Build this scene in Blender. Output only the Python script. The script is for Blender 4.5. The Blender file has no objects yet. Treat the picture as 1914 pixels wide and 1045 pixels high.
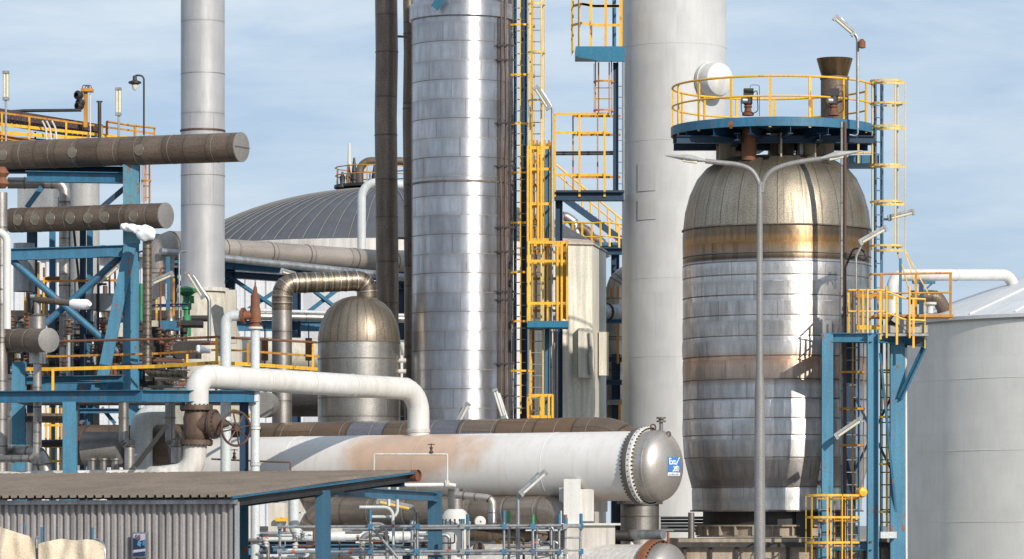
import bpy, math, random
from mathutils import Vector, Matrix
random.seed(7)
PI = math.pi
sc = bpy.context.scene
COL = sc.collection
# ---------------------------------------------------------------- measuring: photo pixel + distance -> metres
F, CX, HY, HC = 7000.0, 957.0, 980.0, 4.0
def P(x, y, Y): return Vector(((x-CX)*Y/F, Y, HC+(HY-y)*Y/F))
def W(px, Y): return px*Y/F
def V3(*a): return Vector(a)

# ---------------------------------------------------------------- materials
def newmat(name):
    m = bpy.data.materials.new(name); m.use_nodes = True
    nt = m.node_tree
    for n in list(nt.nodes): nt.nodes.remove(n)
    out = nt.nodes.new('ShaderNodeOutputMaterial'); b = nt.nodes.new('ShaderNodeBsdfPrincipled')
    nt.links.new(b.outputs[0], out.inputs[0])
    return m, nt, b
class G:
    def __init__(s, nt): s.nt = nt
    def lk(s, a, b): s.nt.links.new(a, b)
    def n(s, t, **k):
        o = s.nt.nodes.new(t)
        for a, b in k.items(): setattr(o, a, b)
        return o
    def math(s, op, a, b=None, c=None):
        o = s.n('ShaderNodeMath', operation=op)
        for i, v in enumerate((a, b, c)):
            if v is None: continue
            if isinstance(v, (int, float)): o.inputs[i].default_value = v
            else: s.lk(v, o.inputs[i])
        return o.outputs[0]
    def mapr(s, v, a, b, c=0, d=1):
        o = s.n('ShaderNodeMapRange'); s.lk(v, o.inputs[0])
        for i, x in enumerate((a, b, c, d)): o.inputs[i+1].default_value = x
        return o.outputs[0]
    def mix(s, f, a, b, bt='MIX'):
        o = s.n('ShaderNodeMix', data_type='RGBA', blend_type=bt)
        if isinstance(f, (int, float)): o.inputs[0].default_value = f
        else: s.lk(f, o.inputs[0])
        for i, v in ((6, a), (7, b)):
            if isinstance(v, tuple): o.inputs[i].default_value = (*v[:3], 1)
            else: s.lk(v, o.inputs[i])
        return o.outputs[2]
    def noise(s, co, scale, det=4, dist=0.0, rough=.55):
        o = s.n('ShaderNodeTexNoise'); s.lk(co, o.inputs['Vector'])
        o.inputs['Scale'].default_value = scale; o.inputs['Detail'].default_value = det
        o.inputs['Distortion'].default_value = dist; o.inputs['Roughness'].default_value = rough
        return o.outputs[0]
    def scale(s, co, v):
        o = s.n('ShaderNodeVectorMath', operation='MULTIPLY'); s.lk(co, o.inputs[0]); o.inputs[1].default_value = v
        return o.outputs[0]
    def add(s, co, v):
        o = s.n('ShaderNodeVectorMath', operation='ADD'); s.lk(co, o.inputs[0]); s.lk(v, o.inputs[1])
        return o.outputs[0]
    def objco(s):
        t = s.n('ShaderNodeTexCoord'); i = s.n('ShaderNodeObjectInfo')
        r = s.math('MULTIPLY', i.outputs['Random'], 43.0)
        c = s.n('ShaderNodeCombineXYZ')
        for k in range(3): s.lk(r, c.inputs[k])
        return s.add(t.outputs['Object'], c.outputs[0])
    def ramp(s, f, stops, interp='LINEAR'):
        o = s.n('ShaderNodeValToRGB'); s.lk(f, o.inputs[0]); cr = o.color_ramp; cr.interpolation = interp
        cr.elements[0].position = stops[0][0]; cr.elements[0].color = (*stops[0][1], 1)
        cr.elements[1].position = stops[-1][0]; cr.elements[1].color = (*stops[-1][1], 1)
        for p, c in stops[1:-1]:
            e = cr.elements.new(p); e.color = (*c, 1)
        return o.outputs[0]
    def bump(s, h, strength, dist, b):
        o = s.n('ShaderNodeBump'); o.inputs['Strength'].default_value = strength; o.inputs['Distance'].default_value = dist
        s.lk(h, o.inputs['Height']); s.lk(o.outputs[0], b.inputs['Normal'])
RUST = (.16, .055, .02)
def mat(name, c, c2=None, metal=0.0, rough=.5, ns=1.2, streak=.25, rust=0.0, rustc=RUST, bump=.3, bd=.01, speck=.15, spec=.5):
    """weathered surface: cloudy two-tone colour, vertical rain streaks, fine speckle, patches of rust"""
    m, nt, b = newmat(name); g = G(nt)
    co = g.objco()
    c2 = c2 or tuple(v*.8 for v in c)
    n1 = g.noise(co, ns, 6)
    col = g.mix(g.mapr(n1, .35, .65), c, c2)
    if streak:
        n2 = g.noise(g.scale(co, (9, 9, .5)), 1.0, 4)
        f = g.mapr(n2, .35, .7, 1-streak, 1.0+streak*.3)
        cc = g.n('ShaderNodeCombineColor'); [g.lk(f, cc.inputs[k]) for k in range(3)]
        col = g.mix(1.0, col, cc.outputs[0], 'MULTIPLY')
    if speck:
        n3 = g.noise(co, 38, 3)
        f = g.mapr(n3, .4, .62, 1-speck, 1.0+speck*.4)
        cc = g.n('ShaderNodeCombineColor'); [g.lk(f, cc.inputs[k]) for k in range(3)]
        col = g.mix(1.0, col, cc.outputs[0], 'MULTIPLY')
    rn = g.mapr(n1, .3, .7, rough-.06, rough+.1)
    if rust:
        n4 = g.noise(g.scale(co, (2.6, 2.6, 1.1)), 1.6, 8, .4, .65)
        m4 = g.mapr(n4, .72-rust*.32, .76-rust*.30)
        n5 = g.noise(co, 9, 5)
        rc = g.mix(g.mapr(n5, .35, .65), rustc, tuple(min(1, v*2.0) for v in rustc))
        col = g.mix(m4, col, rc)
        if metal: g.lk(g.math('MULTIPLY', g.math('SUBTRACT', 1.0, m4), metal), b.inputs['Metallic'])
    elif metal: b.inputs['Metallic'].default_value = metal
    g.lk(col, b.inputs['Base Color']); g.lk(rn, b.inputs['Roughness'])
    b.inputs['Specular IOR Level'].default_value = spec
    if bump: g.bump(g.noise(co, 14, 4), bump, bd, b)
    return m
def clad(name, cols, row=1.2, seg=1.5, metal=.9, rough=.38, zr=None, var=.25, streak=.35, seam=.5, wob=.35, speck=.2, rowoff=0.0, lat=True, sh=1.0, aniso=0.0):
    """sheet-metal cladding laid out on the UVs (u = metres round, v = metres along)"""
    m, nt, b = newmat(name); g = G(nt)
    uv = g.n('ShaderNodeUVMap'); sp = g.n('ShaderNodeSeparateXYZ'); g.lk(uv.outputs[0], sp.inputs[0])
    u, v = sp.outputs[0], sp.outputs[1]
    vr = g.math('DIVIDE', g.math('ADD', v, rowoff), row); ri = g.math('FLOOR', vr); vf = g.math('FRACT', vr)
    ur = g.math('ADD', g.math('DIVIDE', u, seg), g.math('MULTIPLY', ri, .377 if lat else 0.0)); ui = g.math('FLOOR', ur); uf = g.math('FRACT', ur)
    cb = g.n('ShaderNodeCombineXYZ'); g.lk(ri, cb.inputs[0]); g.lk(ui, cb.inputs[1])
    wn = g.n('ShaderNodeTexWhiteNoise', noise_dimensions='3D'); g.lk(cb.outputs[0], wn.inputs[0])
    r1 = wn.outputs[0]
    k = len(cols)
    if zr: base = g.ramp(g.mapr(v, zr[0][0], zr[-1][0]), [((p-zr[0][0])/(zr[-1][0]-zr[0][0]), c) for p, c in zr])
    else: base = g.ramp(r1, [(i/k, c) for i, c in enumerate(cols)], 'CONSTANT')if k > 1 else g.ramp(r1, [(0, cols[0]), (1, cols[0])])
    sp2 = g.n('ShaderNodeSeparateColor'); g.lk(wn.outputs[1], sp2.inputs[0])
    def mul(col, f):
        cc = g.n('ShaderNodeCombineColor'); [g.lk(f, cc.inputs[i]) for i in range(3)]
        return g.mix(1.0, col, cc.outputs[0], 'MULTIPLY')
    col = mul(base, g.mapr(sp2.outputs[1], 0, 1, 1-var, 1+var*.25))
    # streaks running along v, blotches, speckle
    sc_ = g.n('ShaderNodeCombineXYZ'); g.lk(g.math('MULTIPLY', u, 7.0), sc_.inputs[0]); g.lk(g.math('MULTIPLY', v, .7), sc_.inputs[1])
    g.lk(ri, sc_.inputs[2])
    st = g.noise(sc_.outputs[0], 1.0, 5, 0, .65)
    col = mul(col, g.mapr(st, .3, .62, 1-streak, 1.0+streak*.15))
    bl = g.noise(uv.outputs[0], 1.1, 5)
    col = mul(col, g.mapr(bl, .35, .62, 1-streak*.6, 1.05))
    fine = g.noise(uv.outputs[0], 30, 3)
    col = mul(col, g.mapr(fine, .38, .6, 1-speck, 1.0+speck*.3))
    # dirty seams
    if seam:
        dv = g.math('MINIMUM', vf, g.math('SUBTRACT', 1.0, vf)); dv = g.math('MULTIPLY', dv, row)
        du = g.math('MULTIPLY', g.math('MINIMUM', uf, g.math('SUBTRACT', 1.0, uf)), seg)
        s1 = g.mapr(dv, .012, .028, sh, 0); s2 = g.mapr(du, .008, .02, 1, 0)
        smear = g.math('MULTIPLY', g.mapr(dv, .0, .12, .9, 0), g.mapr(st, .4, .6, 0, 1))  # dark dirt smears beside the seams
        f = g.math('MAXIMUM', s1, g.math('MULTIPLY', s2, .7))
        f = g.math('MAXIMUM', f, g.math('MULTIPLY', smear, .45))
        col = mul(col, g.math('SUBTRACT', 1.0, g.math('MULTIPLY', f, seam)))
    g.lk(col, b.inputs['Base Color'])
    g.lk(g.mapr(st, .3, .65, rough+.12, rough-.03), b.inputs['Roughness'])
    b.inputs['Metallic'].default_value = metal
    if aniso:
        tn = g.n('ShaderNodeTangent', direction_type='RADIAL', axis='Z'); g.lk(tn.outputs[0], b.inputs['Tangent'])
        b.inputs['Anisotropic'].default_value = aniso; b.inputs['Anisotropic Rotation'].default_value = .25
    # rumpled sheet: a slight tilt per sheet plus long ripples
    rip = g.n('ShaderNodeCombineXYZ'); g.lk(g.math('MULTIPLY', u, 1.6), rip.inputs[0]); g.lk(g.math('MULTIPLY', v, .8), rip.inputs[1]); g.lk(r1, rip.inputs[2])
    h = g.math('ADD', g.noise(rip.outputs[0], 1.0, 3), g.math('MULTIPLY', fine, .05))
    g.bump(h, wob, .06, b)
    return m
M = {}
M['blue'] = mat('blue_paint', (.036,.165,.28), (.03,.135,.235), rough=.5, streak=.2, rust=.36)
M['bluedark'] = mat('dark_and_shaded_blue_paint', (.010,.050,.105), (.008,.036,.08), rough=.5, streak=.2)  # dark blue steel; also blue steel with shade put into the colour
M['bluepale'] = mat('chalky_blue_paint', (.12,.30,.36), (.06,.20,.30), rough=.6, rust=.55)
M['bluelight'] = mat('light_blue_paint', (.068,.235,.355), (.056,.20,.31), rough=.5, streak=.2, rust=.38)
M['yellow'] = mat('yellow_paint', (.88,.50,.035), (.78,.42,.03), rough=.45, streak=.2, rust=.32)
M['orange'] = mat('old_and_shaded_yellow_paint', (.62,.29,.025), (.45,.19,.03), rough=.55, rust=.35)  # rusty old yellow; on rear rails the shade is put into the colour
M['paleyel'] = mat('faded_yellow_paint', (.80,.60,.22), (.72,.48,.12), rough=.5, rust=.1)
M['white'] = mat('white_pipe_paint', (.67,.67,.65), (.59,.57,.53), rough=.45, ns=.8, streak=.12, speck=.05, rust=.10, rustc=(.35,.2,.12))
M['whitedirty'] = mat('dirty_white_paint', (.70,.68,.64), (.55,.51,.46), rough=.5, ns=.8, streak=.25, speck=.07, rust=.2, rustc=(.25,.13,.07))
M['palepipe'] = mat('pale_blue_white_paint', (.62,.65,.65), (.55,.58,.58), rough=.45, streak=.15, rust=.08)
M['galv'] = mat('galvanised_steel', (.42,.43,.44), (.33,.34,.35), metal=.7, rough=.45, streak=.3)
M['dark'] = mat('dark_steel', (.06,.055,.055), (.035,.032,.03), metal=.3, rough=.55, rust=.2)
M['redpaint'] = mat('red_marking_paint',(.6,.08,.04),rough=.5)
M['black'] = mat('black_iron', (.03,.027,.025), (.02,.02,.02), rough=.5)
M['rust'] = mat('rusty_iron', (.26,.10,.045), (.13,.055,.03), rough=.75, streak=.2, rust=.3)
M['brownpaint'] = mat('brown_pipe_paint', (.11,.055,.035), (.07,.04,.03), rough=.5)
M['valve'] = mat('rusty_valve_casting', (.17,.11,.08), (.10,.065,.05), metal=.3, rough=.55, rust=.25)
M['teal'] = mat('teal_blue_paint', (.012,.17,.29), (.01,.14,.245), rough=.45, streak=.1, rust=.2)
M['blueshade'] = mat('shaded_blue_paint', (.022,.105,.18), (.018,.085,.15), rough=.5, streak=.2, rust=.25)  # blue steel with the shade on the posts put into its colour
M['green'] = mat('green_paint', (.05,.30,.13), (.04,.22,.10), rough=.45)
M['snow'] = mat('frost_ice', (.86,.88,.90), (.80,.83,.86), rough=.6, streak=0, speck=.04)
M['cream'] = mat('cream_paint', (.62,.58,.49), (.52,.48,.39), rough=.55, ns=.6, streak=.25, rust=.1, rustc=(.35,.2,.08))
M['tan'] = mat('tan_concrete', (.42,.35,.27), (.33,.27,.21), rough=.8, streak=.3)
M['concrete'] = mat('grey_concrete', (.33,.31,.29), (.25,.235,.22), rough=.85)
M['canvas'] = mat('cream_canvas', (.68,.57,.43), (.60,.50,.37), rough=.85, ns=1.2, streak=.10, bump=.5, bd=.03)
M['lens'] = mat('cream_lamp_cover', (.70,.66,.52), (.62,.58,.44), rough=.35, streak=.05)
M['riser'] = mat('brown_riser_steel', (.15,.10,.08), (.09,.065,.055), metal=.3, rough=.5, rust=.2)
M['greypaint'] = mat('grey_paint', (.40,.40,.39), (.35,.35,.34), rough=.5, ns=.5, streak=.1)
M['stack'] = clad('grey_stack_plates', [(.42,.42,.43)], row=2.6, seg=3.2, metal=.25, rough=.5, var=.06, streak=.12, seam=.3, wob=.12, speck=.04)
M['column'] = clad('pale_grey_plates', [(.50,.50,.495)], row=2.6, seg=4.6, metal=0, rough=.5, var=.02, streak=.08, seam=.08, wob=.08, speck=.04, sh=.3)
M['tankwall'] = clad('grey_tank_plates', [(.74,.74,.71)], row=2.2, seg=4.2, metal=0, rough=.6, var=.02, streak=.06, seam=.08, wob=.08, speck=.05, sh=.3)
M['tankroof'] = clad('white_roof_plates', [(.62,.63,.64)], row=30, seg=60, metal=0, rough=.5, var=0, streak=.1, seam=0, wob=.04, speck=.05)
M['dome'] = clad('dome_ribs', [(.10,.105,.118)], row=60, seg=.9, metal=.2, rough=.6, var=0, streak=.15, seam=0, wob=.05, speck=.1)
M['alu'] = clad('bright_aluminium_cladding', [(.58,.58,.605)], row=.50, seg=1.75, metal=.93, rough=.34, var=.18, streak=.22, seam=.5, wob=.16, sh=0.0, speck=.08, aniso=.75)
M['brown'] = clad('brown_insulation_cladding', [(.20,.145,.105)], row=.62, seg=9, metal=.35, rough=.5, var=.25, streak=.3, seam=.35, wob=.2, speck=.35)
M['brownb'] = clad('black_brown_cladding', [(.22,.17,.13)], row=2.2, seg=9, metal=.55, rough=.40, var=.2, streak=.25, seam=.4, wob=.6, speck=.35)
M['patch'] = clad('patchwork_cladding', [(.24,.17,.115), (.25,.165,.105), (.26,.165,.10), (.22,.165,.125), (.20,.205,.23), (.25,.17,.115)], row=1.1, seg=.75, metal=.5, rough=.5, var=.25, streak=.2, seam=.6, wob=.2, speck=.25)
M['steelpipe'] = clad('dull_steel_cladding', [(.48,.45,.42)], row=.9, seg=9, metal=.85, rough=.4, var=.25, streak=.35, seam=.5, wob=.35)
M['bigpipe'] = clad('tan_grey_duct_cladding', [(.40,.35,.31)], row=1.5, seg=9, metal=.4, rough=.5, var=.15, streak=.2, seam=.4, wob=.2)
M['head'] = clad('brushed_head_steel', [(.50,.46,.42)], row=50, seg=50, metal=.75, rough=.44, var=0, streak=.12, seam=0, wob=.12, speck=.15)
M['circle'] = mat('cover_plate_metal', (.30,.25,.19), (.24,.20,.15), metal=.6, rough=.5, streak=0)
M['capmetal'] = mat('end_cap_metal', (.34,.32,.30), (.28,.265,.25), metal=.5, rough=.5, streak=.1)
M['seam'] = mat('seam_band_metal', (.22,.19,.16), (.14,.12,.10), metal=.5, rough=.5)
M['seamlt'] = mat('bright_seam_metal', (.50,.45,.38), (.32,.29,.25), metal=.7, rough=.4)
M['corrug'] = mat('corrugated_grey_sheet', (.42,.39,.38), (.36,.335,.325), metal=.15, rough=.5, streak=.3, rust=.05)
M['rooftin'] = mat('weathered_roof_sheet', (.20,.16,.13), (.155,.125,.10), rough=.75, streak=.1, speck=.12, bump=.1)
M['farwall'] = mat('white_corrugated_sheet', (.62,.63,.66), (.55,.56,.60), rough=.6, streak=.1)

# ---------------------------------------------------------------- mesh builder
class MB:
    def __init__(s): s.v = []; s.f = []; s.uv = []
    def face(s, idx, uvs=None):
        s.f.append(idx)
        s.uv.append(uvs or [(s.v[i][0], s.v[i][2]) for i in idx])
    def grid(s, rows, closed, us, vs):
        """rows: list of rings of points"""
        b = len(s.v); n = len(rows[0])
        for r in rows: s.v.extend([tuple(p) for p in r])
        for i in range(len(rows)-1):
            for j in range(n if closed else n-1):
                k = (j+1) % n
                s.f.append([b+i*n+j, b+i*n+k, b+(i+1)*n+k, b+(i+1)*n+j])
                s.uv.append([(us[i][j], vs[i]), (us[i][j+1], vs[i]), (us[i+1][j+1], vs[i+1]), (us[i+1][j], vs[i+1])])
        return b, n
    def tube(s, pts, r, n=12, caps=True, rads=None):
        pts = [Vector(p) for p in pts]; rads = rads or [r]*len(pts)
        T = []
        for i in range(len(pts)):
            a = pts[max(0, i-1)]; c = pts[min(len(pts)-1, i+1)]
            T.append((c-a).normalized())
        up = Vector((0, 0, 1)) if abs(T[0].z) < .9 else Vector((0, -1, 0))
        N = (up - T[0]*up.dot(T[0])).normalized()
        rows = []; us = []; vs = []; L = 0
        for i, p in enumerate(pts):
            if i: L += (p-pts[i-1]).length
            N = (N - T[i]*N.dot(T[i])).normalized(); B = T[i].cross(N)
            rows.append([p + (N*math.cos(2*PI*k/n) + B*math.sin(2*PI*k/n))*rads[i] for k in range(n)])
            us.append([2*PI*k/n*max(rads) for k in range(n+1)]); vs.append(L)
        b, _ = s.grid(rows, True, us, vs)
        if caps:
            for base, rev in ((0, True), (len(pts)-1, False)):
                b2 = len(s.v); s.v.extend([tuple(q) for q in rows[base]])
                idx = list(range(b2, b2+n)); idx = idx[::-1] if rev else idx
                s.face(idx, [(math.cos(k)*.1, math.sin(k)*.1) for k in range(n)])
        return s
    def lathe(s, prof, c, n=48, axis=None, a0=0, a1=2*PI, caps=False):
        """prof = [(r, h)]; axis default z"""
        ax = Vector(axis or (0, 0, 1)).normalized(); c = Vector(c)
        up = Vector((0, -1, 0)) if abs(ax.z) > .9 else Vector((0, 0, 1))
        N = (up - ax*up.dot(ax)).normalized(); B = ax.cross(N)
        full = abs(a1-a0-2*PI) < 1e-4; cnt = n if full else n+1
        rows = []; us = []; vs = []; L = prof[0][1] if abs(ax.z) > .9 else 0; R = max(p[0] for p in prof)
        for i, (r, h) in enumerate(prof):
            if i: L += math.hypot(r-prof[i-1][0], h-prof[i-1][1])
            rows.append([c + ax*h + (N*math.cos(a0+(a1-a0)*k/n) + B*math.sin(a0+(a1-a0)*k/n))*r for k in range(cnt)])
            us.append([(a0+(a1-a0)*k/n)*R for k in range(n+1)]); vs.append(L)
        s.grid(rows, full, us, vs)
        if caps:
            for base, rev in ((0, True), (len(prof)-1, False)):
                b2 = len(s.v); s.v.extend([tuple(q) for q in rows[base]])
                idx = list(range(b2, b2+cnt)); s.face(idx[::-1] if rev else idx)
        return s
    def box(s, c, sz, R=None):
        c = Vector(c); R = R or Matrix.Identity(3); b = len(s.v)
        for x in (-.5, .5):
            for y in (-.5, .5):
                for z in (-.5, .5): s.v.append(tuple(c + R @ Vector((x*sz[0], y*sz[1], z*sz[2]))))
        for f in ((0,1,3,2), (4,6,7,5), (0,4,5,1), (2,3,7,6), (0,2,6,4), (1,5,7,3)): s.face([b+i for i in f])
        return s
    def beam(s, p0, p1, w, h, up=None):
        """w across, h in the 'up' direction"""
        p0 = Vector(p0); p1 = Vector(p1); d = p1-p0; L = d.length; d.normalize()
        up = Vector(up or (0, 0, 1))
        if abs(d.dot(up)) > .98: up = Vector((0, 1, 0))
        z = (up - d*up.dot(d)).normalized(); y = z.cross(d)
        R = Matrix((d, y, z)).transposed()
        return s.box((p0+p1)/2, (L, w, h), R)
    def hbeam(s, p0, p1, w, h, up=None, t=.018):
        p0 = Vector(p0); p1 = Vector(p1); d = (p1-p0).normalized(); up_ = Vector(up or (0, 0, 1))
        if abs(d.dot(up_)) > .98: up_ = Vector((0, 1, 0))
        z = (up_ - d*up_.dot(d)).normalized()
        s.beam(p0+z*(h/2-t/2), p1+z*(h/2-t/2), w, t, up_)
        s.beam(p0-z*(h/2-t/2), p1-z*(h/2-t/2), w, t, up_)
        return s.beam(p0, p1, t*.8, h-2*t, up_)
    def build(s, name, m, parent=None):
        me = bpy.data.meshes.new(name)
        if parent is not None: o0 = LOC[parent]
        else:
            xs = [v[0] for v in s.v]; ys = [v[1] for v in s.v]; zs = [v[2] for v in s.v]
            o0 = Vector(((min(xs)+max(xs))/2, (min(ys)+max(ys))/2, min(zs)))
        me.from_pydata([(v[0]-o0[0], v[1]-o0[1], v[2]-o0[2]) for v in s.v], [], s.f)
        ul = me.uv_layers.new(name='UVMap'); k = 0
        for poly, uvs in zip(me.polygons, s.uv):
            for q in uvs: ul.data[k].uv = q; k += 1
        for p in me.polygons: p.use_smooth = True
        me.set_sharp_from_angle(angle=math.radians(32))
        me.materials.append(M[m] if isinstance(m, str) else m)
        o = bpy.data.objects.new(name, me); COL.objects.link(o)
        if parent is not None: o.parent = parent
        else: o.location = o0
        LOC[o] = Vector(o0)
        return o
LOC = {}
def tag(o, label, cat, group=None, kind=None):
    if label: o['label'] = label
    if cat: o['category'] = cat
    if group: o['group'] = group
    if kind: o['kind'] = kind
    return o
def thing(name, label, cat, loc, group=None):
    o = bpy.data.objects.new(name, None); o.empty_display_size = .2; COL.objects.link(o); o.location = loc
    LOC[o] = Vector(loc); tag(o, label, cat, group); return o
def struct(name, mb, m):
    o = mb.build(name, m); o['kind'] = 'structure'; return o
def kids(o): return [c for c in bpy.data.objects if c.parent == o]
def dupe(root, loc, label=None, rotz=None):
    r = root.copy(); COL.objects.link(r); r.location = loc; LOC[r] = Vector(loc)
    if rotz is not None: r.rotation_euler = (0, 0, rotz)
    if label: r['label'] = label
    for ch in kids(root):
        c = ch.copy(); COL.objects.link(c); c.parent = r
        for g_ in kids(ch):
            d = g_.copy(); COL.objects.link(d); d.parent = c
    return r
def shared(part, parent, offs):
    """copies of one small part (rung, bolt...) at offsets"""
    for o_ in offs:
        c = part.copy(); COL.objects.link(c); c.parent = parent; c.location = Vector(o_)
def bend(pts, rad, k=6):
    """polyline -> same with rounded corners"""
    pts = [Vector(p) for p in pts]; out = [pts[0]]
    for i in range(1, len(pts)-1):
        a, b, c = pts[i-1], pts[i], pts[i+1]
        d0 = (a-b).normalized(); d1 = (c-b).normalized(); ang = d0.angle(d1)
        r = rad[i-1] if isinstance(rad, (list, tuple)) else rad
        t = min(r/math.tan(ang/2), (a-b).length*.49, (c-b).length*.49) if ang > .01 else 0
        r = t*math.tan(ang/2)
        if ang > 3.1 or r < 1e-4: out.append(b); continue
        p0 = b+d0*t; cen = b + (d0+d1).normalized()*(r/math.sin(ang/2))
        v0 = p0-cen; v1 = (b+d1*t)-cen; th = v0.angle(v1)
        axis = v0.cross(v1).normalized()
        for j in range(k+1): out.append(cen + Matrix.Rotation(th*j/k, 3, axis) @ v0)
    out.append(pts[-1]); return out
def along(pts, s_):
    for i in range(len(pts)-1):
        L = (pts[i+1]-pts[i]).length
        if s_ <= L or i == len(pts)-2:
            return pts[i]+(pts[i+1]-pts[i])*min(1, s_/max(L, 1e-6)), (pts[i+1]-pts[i]).normalized()
        s_ -= L
def plen(pts): return sum((pts[i+1]-pts[i]).length for i in range(len(pts)-1))
def ringband(parent, c, d, r, w, m='seam', name='seam_band', n=28, t=.012):
    return MB().lathe([(r-.01, -w/2), (r+t, -w/2), (r+t, w/2), (r-.01, w/2)], c, n, d).build(name, m, parent)
def pipe(name, label, pts, r, m, rad=.3, group=None, cat='pipe', seams=0, seamm='seam', n=20, flanges=(), brackets=(), k=7):
    """a pipe is one thing: body, seam bands, flanges"""
    pp = bend(pts, rad, k) if len(pts) > 2 else [Vector(p) for p in pts]
    if not seams and not flanges:
        o = MB().tube(pp, r, n).build(name, m); tag(o, label, cat, group); return o
    lo = min(pp, key=lambda p: p.z)
    t = thing(name, label, cat, (lo.x, lo.y, lo.z), group)
    MB().tube(pp, r, n).build('pipe_body', m, t)
    if seams:
        L = plen(pp); s_ = seams*.6; rr = random.Random(len(label))
        while s_ < L-.1:
            c, d = along(pp, s_); ringband(t, c, d, r, .03, seamm); s_ += seams*rr.uniform(.75, 1.25)
    for s_, fr, fw, fm in flanges:
        c, d = along(pp, s_); flange(t, c, d, fr, fw, fm, 12)
    return t
def flange(parent, c, d, r, w, m, nb=12, rb=None):
    f = MB().lathe([(.01, -w/2), (r, -w/2), (r, w/2), (.01, w/2)], c, 28, d).build('flange', m, parent)
    ax = Vector(d).normalized(); up = Vector((0, -1, 0)) if abs(ax.z) > .9 else Vector((0, 0, 1))
    N = (up-ax*up.dot(ax)).normalized(); B = ax.cross(N); c = Vector(c); rb = rb or r*.88; first = None
    bs = max(.012, r*.06)
    for k in range(nb):
        q = c + (N*math.cos(2*PI*k/nb)+B*math.sin(2*PI*k/nb))*rb
        MB().tube([q-ax*(w/2+bs*1.1), q+ax*(w/2+bs*1.1)], bs, 6).build('bolt', 'dark', f)
    return f
def rail(parent, pts, h=1.1, post=1.3, m='yellow', r=.022, mid=(.55,), toe=None, name='handrail', flat=False, pr=None):
    pts = [Vector(p) for p in pts]; Z = Vector((0, 0, 1))
    def run(z, rr):
        b = MB()
        if flat:
            for a, c in zip(pts, pts[1:]): b.beam(a+Z*z, c+Z*z, .012, rr*3)
        else: b.tube([p+Z*z for p in pts], rr, 8)
        return b
    top = run(h, r).build(name, m, parent)
    for z in mid: run(h*z/1.0 if z < 1 else z, r*.85).build('mid_rail', m, top)
    L = plen(pts); n = max(1, round(L/post)); pr = pr or r
    for i in range(n+1):
        c, d = along(pts, L*i/n)
        MB().beam(c-Z*.12, c+Z*h, pr*1.1, pr*2.2, d).build('post', m, top)
    if toe: run(toe, .05).build('toe_board', m, top) if False else None
    return top
def ladder(name, label, cx, cy, z0, z1, w=.45, face=-PI/2, sm='blue', rm='galv', cz=None, hoops=(), nstrap=5, cm='yellow', cr=.38, group=None, rung=.3, sw=.05, straps=None, hb=.05, strm=None, cat='ladder'):
    """caged ladder; face = direction the cage bulges towards"""
    t = thing(name, label, cat, (cx, cy, z0), group)
    f = Vector((math.cos(face), math.sin(face), 0)); s_ = Vector((-f.y, f.x, 0)); c = Vector((cx, cy, 0)); Z = Vector((0, 0, 1))
    for q in (-1, 1): MB().beam(c+s_*q*w/2+Z*z0, c+s_*q*w/2+Z*z1, sw, .02+sw*.4, s_).build('stringer', sm, t)
    rg = MB().tube([c-s_*w/2+Z*(z0+.15), c+s_*w/2+Z*(z0+.15)], .014, 6).build('rung', rm, t)
    nr = min(95, int((z1-z0-.3)/rung)); shared(rg, t, [(0, 0, rung*i) for i in range(1, nr)])
    if cz:
        cc = c + f*cr*.85
        def cp(a, r=cr): return cc + (f*math.cos(a)+s_*math.sin(a))*r
        A = math.radians(118)
        for hz in hoops:
            pts = [c-s_*w/2+Z*hz] + [cp(-A+2*A*k/12)+Z*hz for k in range(13)] + [c+s_*w/2+Z*hz]
            b = MB()
            for p, q in zip(pts, pts[1:]): b.beam(p, q+(q-p)*.02, .012, hb)
            b.build('hoop', cm, t)
        for k in range(nstrap):
            a = -math.radians(100)+math.radians(200)*k/(nstrap-1)
            p = cp(a, cr-.012)
            MB().beam(p+Z*cz[0], p+Z*cz[1], .04, .012, (p-cc)).build('cage_strap', strm or cm, t)
    return t
def lampfix(name, label, pole, r, head, hl=1.0, m='galv', group='fluorescent lamps on poles', w=.14, headm='lens', cat='lamp'):
    """pole polyline; head=(centre, direction) of a twin-tube fitting"""
    t = thing(name, label, cat, pole[0], group)
    MB().tube(bend(pole, .25, 5), r, 10).build('pole', m, t)
    c, d = Vector(head[0]), Vector(head[1]).normalized()
    up = Vector((0, 0, 1)) if abs(d.z) < .95 else Vector((0, 1, 0))
    up = (up-d*up.dot(d)).normalized(); side = up.cross(d)
    hs = MB().beam(c-d*hl/2+up*.05, c+d*hl/2+up*.05, w*.9, .06, up)
    hs.beam(c-d*(hl/2+.02), c-d*(hl/2-.05), w, .15, up); hs.beam(c+d*(hl/2-.05), c+d*(hl/2+.02), w, .15, up)
    h = hs.build('lamp_housing', 'galv', t)
    for q in (-1, 1):
        MB().tube([c-d*(hl/2-.06)+side*q*w*.24-up*.02, c+d*(hl/2-.06)+side*q*w*.24-up*.02], w*.23, 10).build('lamp_tube', headm, h)
    return t
# ================================================================ SETTING
g = MB(); g.v = [(-4000,-600,0),(4000,-600,0),(4000,9000,0),(-4000,9000,0)]; g.face([0,1,2,3])
M['ground'] = mat('gravelly_ground', (.26,.24,.21), (.18,.17,.155), rough=.9, ns=.08, streak=0, bump=.2)
struct('ground', g, 'ground')
g = MB(); g.v = [(-60,20,.004),(60,20,.004),(60,210,.004),(-60,210,.004)]; g.face([0,1,2,3])
M['slab'] = mat('stained_concrete_yard', (.42,.40,.37), (.30,.28,.26), rough=.85, ns=.25, streak=0)
struct('pavement', g, 'slab')

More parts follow.
